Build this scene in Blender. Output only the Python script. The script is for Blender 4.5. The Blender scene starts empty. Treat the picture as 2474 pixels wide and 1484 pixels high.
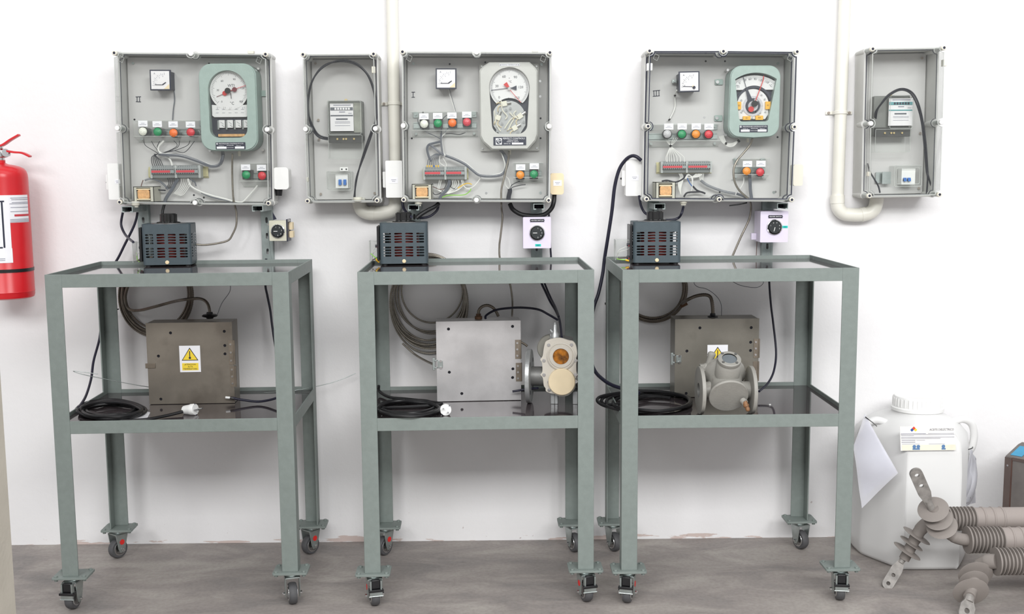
import bpy, math, random
from mathutils import Vector, Matrix
from mathutils.geometry import tessellate_polygon
SC = bpy.context.scene
COL = SC.collection
PI = math.pi
R = math.radians

# ---------------------------------------------------------------- camera, world, lights, exposure
IW, IH, FPX = 2474, 1484, 2643.48
DWALL, CAMH = 3.5221, 1.216
pitch, roll, yaw = 0.1224, -0.0078, -0.0059
def _rot():
    cy, sy = math.cos(yaw), math.sin(yaw)
    ry = Matrix(((cy, sy, 0), (-sy, cy, 0), (0, 0, 1)))
    b = Matrix(((1, 0, 0), (0, 0, -1), (0, 1, 0)))
    cp, sp = math.cos(pitch), math.sin(pitch)
    rx = Matrix(((1, 0, 0), (0, cp, -sp), (0, sp, cp)))
    cr, sr = math.cos(roll), math.sin(roll)
    rz = Matrix(((cr, -sr, 0), (sr, cr, 0), (0, 0, 1)))
    return rz @ rx @ b @ ry
CR = _rot()
CAMP = Vector((0, -DWALL, CAMH))
cam = bpy.data.cameras.new('camera')
cam.sensor_width = 36
cam.lens = FPX / IW * 36
cam.clip_start = .05
camo = bpy.data.objects.new('camera', cam)
COL.objects.link(camo)
M = Matrix((CR[0], -CR[1], -CR[2])).transposed().to_4x4()
M.translation = CAMP
camo.matrix_world = M
SC.camera = camo
SC.view_settings.view_transform = 'Standard'
SC.view_settings.look = 'None'
SC.view_settings.gamma = 1
SC.view_settings.use_curve_mapping = False
SC.view_settings.exposure = 0.17
SC.cycles.transparent_max_bounces = 40
SC.cycles.max_bounces = 8

w = bpy.data.worlds.new('room_light')
SC.world = w
w.use_nodes = True
bg = w.node_tree.nodes['Background']
bg.inputs[0].default_value = (.97, .98, 1, 1)
bg.inputs[1].default_value = .56

def area(name, loc, target, sx, sy, power, col=(1, 1, 1)):
    l = bpy.data.lights.new(name, 'AREA')
    l.shape = 'RECTANGLE'; l.size = sx; l.size_y = sy; l.energy = power; l.color = col
    o = bpy.data.objects.new(name, l)
    o.location = loc
    o.rotation_euler = (Vector(target) - Vector(loc)).to_track_quat('-Z', 'Y').to_euler()
    COL.objects.link(o)
    return o
area('ceiling_light_row_far', (0.2, -6.0, 3.9), (0, 0, 1.2), 7.4, 1.3, 415, (1, 1, .995))
area('ceiling_light_row_near', (0.0, -1.9, 4.0), (0, -.3, 1.0), 7.0, .8, 36, (1, 1, .995))

# ---------------------------------------------------------------- pixel rays of the photograph -> points in the room
def ray(u, v):
    d = Vector(((u - IW / 2) / FPX, (v - IH / 2) / FPX, 1))
    return CR.transposed() @ d
def P(u, v, y):
    d = ray(u, v); t = (y - CAMP.y) / d.y
    return CAMP + d * t
def PZ(u, v, z):
    d = ray(u, v); t = (z - CAMP.z) / d.z
    return CAMP + d * t
def PX(u, v, x):
    d = ray(u, v); t = (x - CAMP.x) / d.x
    return CAMP + d * t
def m(px, y):
    return px * (DWALL + y) / FPX * 1.004

# ---------------------------------------------------------------- materials
def lin(c):
    c = c / 255
    return c / 12.92 if c <= .04045 else ((c + .055) / 1.055) ** 2.4
def LC(rgb): return (lin(rgb[0]), lin(rgb[1]), lin(rgb[2]), 1)
MATS = {}
def pm(name, rgb, rough=.5, metal=0, var=.06, scale=30, bump=0, bscale=120, spec=.5, trans=0, sss=0, emit=0, dark=None, dlo=.55, dhi=.75, dscale=8):
    if name in MATS: return MATS[name]
    mt = bpy.data.materials.new(name); mt.use_nodes = True
    nt = mt.node_tree; n = nt.nodes; k = nt.links
    b = n['Principled BSDF']
    b.inputs['Roughness'].default_value = rough
    b.inputs['Metallic'].default_value = metal
    b.inputs['Specular IOR Level'].default_value = spec
    b.inputs['Transmission Weight'].default_value = trans
    if sss:
        b.inputs['Subsurface Weight'].default_value = sss
        b.inputs['Subsurface Radius'].default_value = (.05, .05, .05)
        b.inputs['Subsurface Scale'].default_value = .3
    tc = n.new('ShaderNodeTexCoord')
    no = n.new('ShaderNodeTexNoise'); no.inputs['Scale'].default_value = scale; no.inputs['Detail'].default_value = 4
    k.new(tc.outputs['Object'], no.inputs['Vector'])
    rp = n.new('ShaderNodeValToRGB')
    c = LC(rgb)
    rp.color_ramp.elements[0].position = .3; rp.color_ramp.elements[1].position = .7
    rp.color_ramp.elements[0].color = (c[0] * (1 - var), c[1] * (1 - var), c[2] * (1 - var), 1)
    rp.color_ramp.elements[1].color = (min(1, c[0] * (1 + var)), min(1, c[1] * (1 + var)), min(1, c[2] * (1 + var)), 1)
    k.new(no.outputs['Fac'], rp.inputs['Fac'])
    out = rp.outputs['Color']
    if dark:
        n2 = n.new('ShaderNodeTexNoise'); n2.inputs['Scale'].default_value = dscale; n2.inputs['Detail'].default_value = 6
        k.new(tc.outputs['Object'], n2.inputs['Vector'])
        mr = n.new('ShaderNodeMapRange'); mr.inputs[1].default_value = dlo; mr.inputs[2].default_value = dhi
        k.new(n2.outputs['Fac'], mr.inputs[0])
        mx = n.new('ShaderNodeMix'); mx.data_type = 'RGBA'
        k.new(mr.outputs[0], mx.inputs[0]); k.new(out, mx.inputs[6]); mx.inputs[7].default_value = LC(dark)
        out = mx.outputs[2]
    k.new(out, b.inputs['Base Color'])
    if bump:
        nb = n.new('ShaderNodeTexNoise'); nb.inputs['Scale'].default_value = bscale; nb.inputs['Detail'].default_value = 3
        k.new(tc.outputs['Object'], nb.inputs['Vector'])
        bp = n.new('ShaderNodeBump'); bp.inputs['Strength'].default_value = bump; bp.inputs['Distance'].default_value = .002
        k.new(nb.outputs['Fac'], bp.inputs['Height']); k.new(bp.outputs['Normal'], b.inputs['Normal'])
    MATS[name] = mt
    return mt
def clear(name, rgb=(235, 238, 236), opac=.08, rough=.06, gloss=.5):
    """thin clear plastic: see-through, a little body colour, a Fresnel sheen"""
    if name in MATS: return MATS[name]
    mt = bpy.data.materials.new(name); mt.use_nodes = True
    nt = mt.node_tree; n = nt.nodes; k = nt.links
    n.remove(n['Principled BSDF'])
    tr = n.new('ShaderNodeBsdfTransparent'); tr.inputs[0].default_value = (.985, .99, .985, 1)
    df = n.new('ShaderNodeBsdfDiffuse')
    tc = n.new('ShaderNodeTexCoord'); no = n.new('ShaderNodeTexNoise'); no.inputs['Scale'].default_value = 60
    k.new(tc.outputs['Object'], no.inputs['Vector'])
    rp = n.new('ShaderNodeValToRGB'); c = LC(rgb)
    rp.color_ramp.elements[0].color = (c[0] * .95, c[1] * .95, c[2] * .95, 1); rp.color_ramp.elements[1].color = c
    k.new(no.outputs['Fac'], rp.inputs['Fac']); k.new(rp.outputs['Color'], df.inputs[0])
    gl = n.new('ShaderNodeBsdfGlossy'); gl.inputs['Roughness'].default_value = rough
    m1 = n.new('ShaderNodeMixShader'); m1.inputs[0].default_value = opac
    k.new(tr.outputs[0], m1.inputs[1]); k.new(df.outputs[0], m1.inputs[2])
    fr = n.new('ShaderNodeFresnel'); fr.inputs[0].default_value = 1.45
    mu = n.new('ShaderNodeMath'); mu.operation = 'MULTIPLY'; mu.inputs[1].default_value = gloss
    k.new(fr.outputs[0], mu.inputs[0])
    m2 = n.new('ShaderNodeMixShader')
    k.new(mu.outputs[0], m2.inputs[0]); k.new(m1.outputs[0], m2.inputs[1]); k.new(gl.outputs[0], m2.inputs[2])
    k.new(m2.outputs[0], n['Material Output'].inputs[0])
    MATS[name] = mt
    return mt

CARTP = pm('cart_paint', (124, 133, 129), .5, var=.05, scale=60, bump=.12, bscale=300)
SHELF = pm('shelf_lacquer', (66, 60, 62), .06, var=.3, scale=6, bump=.015, bscale=40, spec=.8)
ZINC = pm('zinc_steel', (176, 184, 182), .35, .85, var=.1, scale=50)
GALV = pm('galvanised_strut', (160, 170, 168), .42, .6, var=.15, scale=40)
STEEL = pm('bright_steel', (205, 205, 205), .25, 1, var=.05)
CHROME = pm('chrome', (225, 225, 225), .12, 1, var=.02)
RUBBER = pm('grey_rubber', (78, 78, 80), .6, var=.15, scale=50)
BLACK = pm('black_plastic', (26, 26, 28), .35, var=.2)
BLKRUB = pm('black_rubber', (22, 22, 24), .5, var=.2, scale=80)
HOLE = pm('dark_hole', (10, 10, 22), .8, var=.1)
REDST = pm('red_sticker', (215, 40, 35), .5)
BOXG = pm('enclosure_grey', (200, 200, 197), .5, var=.03, bump=.05)
PLATEG = pm('plate_grey', (198, 197, 196), .55, var=.03, scale=5)
WHITEP = pm('white_plastic', (236, 236, 234), .4, var=.02)
OFFW = pm('warm_white_plastic', (226, 222, 208), .45, var=.02)
CREAM = pm('cream_plastic', (232, 214, 178), .5, var=.03)
PVC = pm('pvc_white', (226, 224, 214), .35, var=.04, scale=10)
PAPER = pm('white_paper', (240, 240, 244), .7, var=.02)
INK = pm('ink', (40, 42, 60), .7, var=.05)
INKG = pm('pale_ink', (140, 142, 156), .7, var=.05)
NAVY = pm('nameplate_navy', (34, 38, 58), .4, var=.05)
SAGE = pm('sage_paint', (156, 174, 168), .45, var=.04, scale=60, bump=.15, bscale=250)
GREYP = pm('instrument_grey', (190, 190, 186), .45, var=.03, bump=.15, bscale=250)
DIAL = pm('dial_white', (232, 230, 232), .6, var=.02)
RED = pm('needle_red', (205, 38, 40), .4)
GOLDC = pm('coil_copper_paper', (214, 164, 110), .6, var=.2, scale=120)
TERM = pm('terminal_grey', (146, 150, 150), .5, var=.06)
TRED = pm('marker_red', (200, 62, 72), .5)
CLEAR = clear('clear_lid', opac=.012, gloss=.3)
CLEARW = clear('clear_lid_edge', (226, 230, 226), opac=.5, gloss=.9)  # whitish colour paints the highlights along lid edges; clear posts share it
COVER = clear('clear_cover', (222, 226, 226), opac=.02, gloss=.35)
GLASS = clear('instrument_glass', opac=.01, gloss=.4)
MILKY = clear('clear_bag', (236, 236, 244), opac=.45, rough=.2, gloss=.9)

# ---------------------------------------------------------------- mesh builder
def rrect(w, h, r, n=5, cx=0, cz=0):
    p = []
    for sx, sz, a0 in ((1, 1, 0), (-1, 1, 90), (-1, -1, 180), (1, -1, 270)):
        for i in range(n + 1):
            a = R(a0 + 90 * i / n)
            p.append((cx + sx * (w / 2 - r) + r * math.cos(a), cz + sz * (h / 2 - r) + r * math.sin(a)))
    return p
def circ(r, n=24, cx=0, cz=0, a0=0, rz=None):
    return [(cx + r * math.cos(a0 + 2 * PI * i / n), cz + (rz or r) * math.sin(a0 + 2 * PI * i / n)) for i in range(n)]
def spline(pts, n=6, closed=False):
    pts = [Vector(p) for p in pts]
    if len(pts) < 3: return pts
    out = []; N = len(pts)
    rng = range(N) if closed else range(N - 1)
    for i in rng:
        if closed: a, b, c, d = pts[i - 1], pts[i], pts[(i + 1) % N], pts[(i + 2) % N]
        else: a, b, c, d = pts[max(0, i - 1)], pts[i], pts[i + 1], pts[min(N - 1, i + 2)]
        for j in range(n):
            t = j / n
            out.append(.5 * (2 * b + (c - a) * t + (2 * a - 5 * b + 4 * c - d) * t * t + (3 * b - a - 3 * c + d) * t ** 3))
    if not closed: out.append(pts[-1])
    return out
def resample(pts, step):
    out = [pts[0]]; acc = 0
    for a, b in zip(pts, pts[1:]):
        l = (b - a).length
        if l < 1e-9: continue
        t = step - acc
        while t <= l:
            out.append(a.lerp(b, t / l)); t += step
        acc = (acc + l) % step
    out.append(pts[-1])
    return out
class MB:
    def __init__(s, xf=None): s.v = []; s.f = []; s.xf = xf; s.mi = []; s.m = 0
    def add(s, vs, fs):
        o = len(s.v)
        for p in vs:
            p = Vector(p)
            s.v.append(s.xf @ p if s.xf else p)
        for f in fs: s.f.append([i + o for i in f]); s.mi.append(s.m)
        return s
    def box(s, x0, x1, y0, y1, z0, z1):
        v = [(x, y, z) for x in (x0, x1) for y in (y0, y1) for z in (z0, z1)]
        return s.add(v, [(0, 1, 3, 2), (4, 6, 7, 5), (0, 4, 5, 1), (2, 3, 7, 6), (0, 2, 6, 4), (1, 5, 7, 3)])
    def cbox(s, c, d): return s.box(c[0] - d[0] / 2, c[0] + d[0] / 2, c[1] - d[1] / 2, c[1] + d[1] / 2, c[2] - d[2] / 2, c[2] + d[2] / 2)
    def prism(s, loop, y0, y1, holes=(), ax='y', back=True, sides=True):
        """extrude a 2D loop (x,z) from y0 to y1; ax 'z' takes (x,y) loops, 'x' takes (y,z)"""
        loops = [list(loop)] + [list(h) for h in holes]
        def mk(p, t):
            return {'y': (p[0], t, p[1]), 'z': (p[0], p[1], t), 'x': (t, p[0], p[1])}[ax]
        flat = [p for l in loops for p in l]; N = len(flat)
        tri = tessellate_polygon([[Vector((p[0], p[1], 0)) for p in l] for l in loops])
        v = [mk(p, y0) for p in flat] + [mk(p, y1) for p in flat]
        f = [tuple(t) for t in tri]
        if back: f += [tuple(i + N for i in reversed(t)) for t in tri]
        if sides:
            o = 0
            for l in loops:
                n = len(l)
                for i in range(n):
                    a, b = o + i, o + (i + 1) % n
                    f.append((a, b, b + N, a + N))
                o += n
        return s.add(v, f)
    def loft(s, loops, closed=False, caps=True):
        n = len(loops[0]); v = [p for l in loops for p in l]; f = []
        K = len(loops)
        for k in range(K if closed else K - 1):
            a = k * n; b = ((k + 1) % K) * n
            for i in range(n):
                j = (i + 1) % n
                f.append((a + i, a + j, b + j, b + i))
        if caps and not closed: f.append(tuple(range(n))); f.append(tuple(range((K - 1) * n, K * n)))
        return s.add(v, f)
    def lathe(s, prof, c=(0, 0, 0), axis=(0, 0, 1), n=28, caps=True):
        """prof: (radius, distance along axis)"""
        q = Vector((0, 0, 1)).rotation_difference(Vector(axis).normalized()); c = Vector(c)
        loops = [[c + q @ Vector((max(r, 1e-5) * math.cos(2 * PI * i / n), max(r, 1e-5) * math.sin(2 * PI * i / n), t)) for i in range(n)] for r, t in prof]
        return s.loft(loops, caps=caps)
    def cyl(s, a, b, r, r2=None, n=20):
        a, b = Vector(a), Vector(b)
        return s.lathe([(r, 0), (r2 if r2 is not None else r, (b - a).length)], a, b - a, n)
    def tube(s, pts, r, n=8, sub=6, closed=False, raw=False, rib=0, step=.002):
        P_ = [Vector(p) for p in pts] if raw else spline(pts, sub, closed)
        if rib: P_ = resample(P_, step)
        K = len(P_); loops = []; up = None
        for i, p in enumerate(P_):
            if closed: t = P_[(i + 1) % K] - P_[i - 1]
            else: t = P_[min(i + 1, K - 1)] - P_[max(i - 1, 0)]
            if t.length < 1e-9: t = Vector((0, 0, 1))
            t.normalize()
            if up is None:
                up = Vector((0, 1, 0)) if abs(t.y) < .9 else Vector((1, 0, 0))
            up = (up - t * up.dot(t))
            if up.length < 1e-6: up = t.orthogonal()
            up.normalize(); sd = t.cross(up)
            rr = r[min(len(r) - 1, int(i * len(r) / K))] if isinstance(r, (list, tuple)) else r
            if rib and i % 2: rr *= 1 - rib
            loops.append([p + (up * math.cos(2 * PI * j / n) + sd * math.sin(2 * PI * j / n)) * rr for j in range(n)])
        return s.loft(loops, closed=closed)
    def sph(s, c, r, n=16, sc=(1, 1, 1)):
        loops = []
        for i in range(n // 2 + 1):
            a = PI * i / (n // 2)
            loops.append([(c[0] + sc[0] * r * math.sin(a) * math.cos(2 * PI * j / n), c[1] + sc[1] * r * math.sin(a) * math.sin(2 * PI * j / n), c[2] - sc[2] * r * math.cos(a)) for j in range(n)])
        return s.loft(loops)
    def bar(s, a, b, w_, y, t=.0006):
        """flat stroke between two (x,z) points, facing -y"""
        a, b = Vector(a), Vector(b); d = (b - a)
        if d.length < 1e-9: return s
        d.normalize(); nn = Vector((-d.y, d.x)) * w_ / 2
        return s.prism([a - nn, b - nn, b + nn, a + nn], y, y + t)
    def text(s, body, x, z, y, h, ang=0, wid=1, align='CENTER'):
        cu = bpy.data.curves.new('t', 'FONT'); cu.body = body; cu.size = h * 1.38; cu.align_x = align; cu.align_y = 'CENTER'
        cu.resolution_u = 2
        ob = bpy.data.objects.new('t', cu)
        me = ob.to_mesh()
        ca, sa = math.cos(ang), math.sin(ang)
        vs = [(x + (p.co.x * wid * ca - p.co.y * sa), y, z + (p.co.x * wid * sa + p.co.y * ca)) for p in me.vertices]
        fs = [tuple(f.vertices) for f in me.polygons]
        s.add(vs, fs)
        ob.to_mesh_clear(); bpy.data.objects.remove(ob); bpy.data.curves.remove(cu)
        return s
    def build(s, name, mat, parent=None, origin=None, world=False, bevel=0, flat=False, sharp=35, label=None):
        me = bpy.data.meshes.new(name)
        vs = s.v
        if world and parent is not None:
            iw = parent_world(parent).inverted(); vs = [iw @ p for p in vs]
        loc = None
        if parent is None:
            if origin is None:
                xs = [p.x for p in vs]; ys = [p.y for p in vs]; zs = [p.z for p in vs]
                origin = Vector(((min(xs) + max(xs)) / 2, (min(ys) + max(ys)) / 2, min(zs)))
            loc = Vector(origin); vs = [p - loc for p in vs]
        elif origin is not None:
            loc = Vector(origin); vs = [p - loc for p in vs]
        me.from_pydata([tuple(p) for p in vs], [], s.f)
        import bmesh
        bm = bmesh.new(); bm.from_mesh(me)
        bmesh.ops.remove_doubles(bm, verts=bm.verts, dist=1e-6)
        bmesh.ops.recalc_face_normals(bm, faces=bm.faces)
        bm.to_mesh(me); bm.free()
        mats = mat if isinstance(mat, (list, tuple)) else [mat]
        for q in mats: me.materials.append(q)
        if len(mats) > 1 and len(s.mi) == len(me.polygons):
            for p_, i in zip(me.polygons, s.mi): p_.material_index = i
        if not flat:
            for p_ in me.polygons: p_.use_smooth = True
            me.set_sharp_from_angle(angle=R(sharp))
        o = bpy.data.objects.new(name, me); COL.objects.link(o)
        if parent is not None: o.parent = parent
        if loc is not None: o.location = loc
        if bevel:
            md = o.modifiers.new('bevel', 'BEVEL'); md.width = bevel; md.segments = 2; md.limit_method = 'ANGLE'; md.angle_limit = R(40)
        if label: o['label'] = label
        return o
def parent_world(o):
    mw = Matrix.Identity(4)
    while o is not None:
        mw = Matrix.LocRotScale(o.location, o.rotation_euler, o.scale) @ mw
        o = o.parent
    return mw
def tag(o, label, cat, group=None):
    o['label'] = label; o['category'] = cat
    if group: o['group'] = group
    return o
def thing(name, label, cat, loc=(0, 0, 0), rot=(0, 0, 0), group=None):
    o = bpy.data.objects.new(name, None); o.empty_display_size = .05
    COL.objects.link(o); o.location = loc; o.rotation_euler = rot
    return tag(o, label, cat, group)
def struct(o): o['kind'] = 'structure'; return o

# ---------------------------------------------------------------- the setting
def wall_material():
    mt = bpy.data.materials.new('white_wall_paint'); mt.use_nodes = True
    nt = mt.node_tree; n = nt.nodes; k = nt.links; b = n['Principled BSDF']
    b.inputs['Roughness'].default_value = .75; b.inputs['Specular IOR Level'].default_value = .25
    ge = n.new('ShaderNodeTexCoord')
    sx = n.new('ShaderNodeSeparateXYZ'); k.new(ge.outputs['Object'], sx.inputs[0])
    big = n.new('ShaderNodeTexNoise'); big.inputs['Scale'].default_value = 2.5; big.inputs['Detail'].default_value = 5
    k.new(ge.outputs['Object'], big.inputs['Vector'])
    rp = n.new('ShaderNodeValToRGB'); rp.color_ramp.elements[0].position = .3; rp.color_ramp.elements[1].position = .7
    rp.color_ramp.elements[0].color = LC((229, 228, 228)); rp.color_ramp.elements[1].color = LC((236, 235, 236))
    k.new(big.outputs['Fac'], rp.inputs['Fac'])
    # peeled paint just above the floor
    mp = n.new('ShaderNodeMapping'); mp.inputs['Scale'].default_value = (3.2, 1, 26)
    k.new(ge.outputs['Object'], mp.inputs['Vector'])
    pe = n.new('ShaderNodeTexNoise'); pe.inputs['Scale'].default_value = 1.6; pe.inputs['Detail'].default_value = 8; pe.inputs['Roughness'].default_value = .6
    k.new(mp.outputs[0], pe.inputs['Vector'])
    hz = n.new('ShaderNodeMapRange'); hz.inputs[1].default_value = .005; hz.inputs[2].default_value = .05; hz.inputs[3].default_value = .13; hz.inputs[4].default_value = -.2
    k.new(sx.outputs[2], hz.inputs[0])
    ad = n.new('ShaderNodeMath'); ad.operation = 'ADD'; k.new(pe.outputs['Fac'], ad.inputs[0]); k.new(hz.outputs[0], ad.inputs[1])
    st = n.new('ShaderNodeMapRange'); st.inputs[1].default_value = .635; st.inputs[2].default_value = .65
    k.new(ad.outputs[0], st.inputs[0])
    m1 = n.new('ShaderNodeMix'); m1.data_type = 'RGBA'; k.new(st.outputs[0], m1.inputs[0]); k.new(rp.outputs[0], m1.inputs[6]); m1.inputs[7].default_value = LC((204, 188, 182))
    # small flecks low down
    vo = n.new('ShaderNodeTexNoise'); vo.inputs['Scale'].default_value = 38; vo.inputs['Detail'].default_value = 3
    k.new(ge.outputs['Object'], vo.inputs['Vector'])
    hz2 = n.new('ShaderNodeMapRange'); hz2.inputs[1].default_value = 0; hz2.inputs[2].default_value = .6; hz2.inputs[3].default_value = .03; hz2.inputs[4].default_value = -.12
    k.new(sx.outputs[2], hz2.inputs[0])
    ad2 = n.new('ShaderNodeMath'); ad2.operation = 'ADD'; k.new(vo.outputs['Fac'], ad2.inputs[0]); k.new(hz2.outputs[0], ad2.inputs[1])
    st2 = n.new('ShaderNodeMapRange'); st2.inputs[1].default_value = .735; st2.inputs[2].default_value = .76; st2.inputs[4].default_value = .6
    k.new(ad2.outputs[0], st2.inputs[0])
    m2 = n.new('ShaderNodeMix'); m2.data_type = 'RGBA'; k.new(st2.outputs[0], m2.inputs[0]); k.new(m1.outputs[2], m2.inputs[6]); m2.inputs[7].default_value = LC((176, 160, 158))
    k.new(m2.outputs[2], b.inputs['Base Color'])
    nb = n.new('ShaderNodeTexNoise'); nb.inputs['Scale'].default_value = 55; nb.inputs['Detail'].default_value = 5
    k.new(ge.outputs['Object'], nb.inputs['Vector'])
    bp = n.new('ShaderNodeBump'); bp.inputs['Strength'].default_value = .22; bp.inputs['Distance'].default_value = .004
    k.new(nb.outputs['Fac'], bp.inputs['Height']); k.new(bp.outputs['Normal'], b.inputs['Normal'])
    return mt
def floor_material():
    mt = bpy.data.materials.new('concrete_floor'); mt.use_nodes = True
    nt = mt.node_tree; n = nt.nodes; k = nt.links; b = n['Principled BSDF']
    b.inputs['Roughness'].default_value = .56; b.inputs['Specular IOR Level'].default_value = .3
    ge = n.new('ShaderNodeTexCoord')
    mp = n.new('ShaderNodeMapping'); mp.inputs['Scale'].default_value = (1, 2.2, 1); mp.inputs['Rotation'].default_value = (0, 0, .25)
    k.new(ge.outputs['Object'], mp.inputs['Vector'])
    a = n.new('ShaderNodeTexNoise'); a.inputs['Scale'].default_value = 3.4; a.inputs['Detail'].default_value = 8; a.inputs['Roughness'].default_value = .6; a.inputs['Distortion'].default_value = .8
    k.new(mp.outputs[0], a.inputs['Vector'])
    rp = n.new('ShaderNodeValToRGB'); e = rp.color_ramp.elements
    e[0].position = .3; e[0].color = LC((128, 124, 122)); e[1].position = .68; e[1].color = LC((170, 164, 158))
    x = e.new(.5); x.color = LC((150, 143, 139))
    k.new(a.outputs['Fac'], rp.inputs['Fac'])
    c = n.new('ShaderNodeTexNoise'); c.inputs['Scale'].default_value = 90; c.inputs['Detail'].default_value = 4
    k.new(ge.outputs['Object'], c.inputs['Vector'])
    rp2 = n.new('ShaderNodeValToRGB'); rp2.color_ramp.elements[0].position = .3; rp2.color_ramp.elements[1].position = .6
    rp2.color_ramp.elements[0].color = (.78, .77, .76, 1); rp2.color_ramp.elements[1].color = (1, 1, 1, 1)
    k.new(c.outputs['Fac'], rp2.inputs['Fac'])
    mx = n.new('ShaderNodeMix'); mx.data_type = 'RGBA'; mx.blend_type = 'MULTIPLY'; mx.inputs[0].default_value = .6
    k.new(rp.outputs[0], mx.inputs[6]); k.new(rp2.outputs[0], mx.inputs[7])
    k.new(mx.outputs[2], b.inputs['Base Color'])
    bp = n.new('ShaderNodeBump'); bp.inputs['Strength'].default_value = .2; bp.inputs['Distance'].default_value = .003
    k.new(c.outputs['Fac'], bp.inputs['Height']); k.new(bp.outputs['Normal'], b.inputs['Normal'])
    return mt
struct(MB().box(-4, 4, 0, .15, -.1, 3.6).build('wall_back', wall_material(), origin=(0, 0, 0)))
struct(MB().box(-4, 4, -7, 0, -.1, 0).build('floor', floor_material(), origin=(0, 0, 0)))
pe = P(39, 1484, -1.55)
struct(MB().box(pe.x - .35, pe.x, -1.75, -1.55, 0, 3.4).build('wall_left', pm('pillar_plaster', (186, 180, 168), .8, var=.06, scale=12, bump=.3)))

# ---------------------------------------------------------------- service carts
HT, HL, HP, LW, TH, RH = .95, .5429, .0986, .045, .004, .036
def caster(parent, x, y, ang, brake, st):
    """fork mesh is the part; wheel, axle, brake pedal and sticker are its pieces"""
    rw = .031; zt = HP - .008
    f = MB()
    f.cyl((0, 0, zt - .008), (0, 0, zt), .022, n=20)
    off = -.010
    f.box(-.021, .021, off - .018, off + .022, zt - .012, zt - .008)
    for s in (-1, 1):
        x0, x1 = (s * .021, s * .0185) if s > 0 else (-.021, -.0185)
        f.prism([(off - .020, zt - .008), (off + .026, zt - .008), (off + .014, rw + .004), (off + .006, rw - .010), (off - .006, rw - .010), (off - .012, rw + .004)], min(x0, x1), max(x0, x1), ax='x')
    o = f.build('caster', [ZINC], parent, bevel=.0006)
    o.location = (x, y, 0); o.rotation_euler = (0, 0, ang)
    wv = MB().lathe([(.012, -.011), (.020, -.0115), (.0225, -.0115), (.028, -.0112), (rw - .0006, -.007), (rw, 0), (rw - .0006, .007), (.028, .0112), (.0225, .0115), (.02, .0115), (.012, .011)], (0, off, rw), (1, 0, 0), 32)
    wv.build('wheel', RUBBER, o)
    hb = MB()
    for s in (-1, 1):
        hb.lathe([(.018, 0), (.0185, .0016), (.021, .0016), (.0215, 0)], (s * .0115, off, rw), (s, 0, 0), 28)
        hb.lathe([(.0045, 0), (.0045, .006), (.003, .0075)], (s * .0205, off, rw), (s, 0, 0), 6)
    hb.build('axle_bolt', STEEL, o)
    if brake:
        b = MB()
        b.box(-.019, .019, off - .036, off - .012, .052, .056)
        b.box(-.021, .021, off - .038, off - .026, .0505, .0575)
        b.build('brake_pedal', BLACK, o, bevel=.001)
        b = MB()
        b.box(-.012, .012, off - .030, off - .020, .058, .084)
        b.build('brake_spring_cap', BLACK, o, bevel=.002)
        b = MB()
        b.box(-.0175, .0175, off - .034, off - .031, .040, .0505); b.box(-.0165, -.0125, off - .033, off - .02, .05, .082); b.box(.0125, .0165, off - .033, off - .02, .05, .082)
        b.cyl((-.020, off - .033, .038), (.020, off - .033, .038), .002, n=8)
        b.build('brake_lever', ZINC, o)
    if st:
        MB().lathe([(.0085, 0), (.0085, .0006)], (st * .0212, off + .002, rw + .024), (st, 0, 0), 24).build('sticker', REDST, o)
    return o
def cart(x, y, th, W, D, label, casters):
    t = thing('service_cart', label, 'cart', (x + (W / 2) * math.cos(th) - D / 2 * math.sin(th), y + W / 2 * math.sin(th) + D / 2 * math.cos(th), 0), (0, 0, th), 'wheeled steel service carts')
    hx, hy = W / 2, D / 2
    for sx in (-1, 1):
        for sy in (-1, 1):
            b = MB()
            xa, xb = sorted((sx * hx, sx * (hx - LW))); ya, yb = sorted((sy * hy, sy * (hy - TH)))
            b.box(xa, xb, ya, yb, HP, HT)
            xa, xb = sorted((sx * hx, sx * (hx - TH))); ya, yb = sorted((sy * (hy - TH), sy * (hy - LW)))
            b.box(xa, xb, ya, yb, HP, HT)
            b.build('leg', CARTP, t, bevel=.0008)
            cx, cy = sx * (hx - LW * .5), sy * (hy - LW * .5)
            p = MB().prism(rrect(.098, .074, .006, 3, cx, cy), HP - .006, HP, ax='z')
            for ax_ in (-1, 1):
                for ay_ in (-1, 1):
                    p.cyl((cx + ax_ * .039, cy + ay_ * .027, HP - .012), (cx + ax_ * .039, cy + ay_ * .027, HP + .004), .0055, n=6)
            p.build('caster_plate', CARTP, t, bevel=.0006)
            ang, br, st = casters[(sx, sy)]
            caster(t, cx, cy, R(ang), br, st)
    for zt, nm in ((HT, 'upper_rail'), (HL, 'lower_rail')):
        for sy in (-1, 1):
            ya, yb = sorted((sy * hy, sy * (hy - TH)))
            b = MB().box(-hx + LW, hx - LW, ya, yb, zt - RH, zt)
            ya, yb = sorted((sy * (hy - TH), sy * (hy - .034)))
            b.box(-hx + .006, hx - .006, ya, yb, zt - .018, zt - .015)
            b.build(nm, CARTP, t, bevel=.0008)
        for sx in (-1, 1):
            xa, xb = sorted((sx * (hx), sx * (hx - TH)))
            b = MB().box(xa, xb, -hy + LW, hy - LW, zt - RH, zt)
            b.build(nm, CARTP, t, bevel=.0008)
        MB().box(-hx + TH, hx - TH, -hy + TH, hy - TH, zt - .0145, zt - .011).build('upper_shelf' if zt == HT else 'lower_shelf', SHELF, t)
    return t
CT = [(-1.2514, 2.967 - DWALL, .0317, .658, .4552), (-.403, 2.969 - DWALL, .0234, .6467, .4547), (.3201, 2.9724 - DWALL, .0061, .6486, .4688)]
cart(*CT[0], 'grey-green steel cart on casters nearest the red fire extinguisher',
     {(-1, -1): (-8, 1, 0), (1, -1): (15, 0, 0), (-1, 1): (-36, 0, 1), (1, 1): (-40, 0, 1)})
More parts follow.
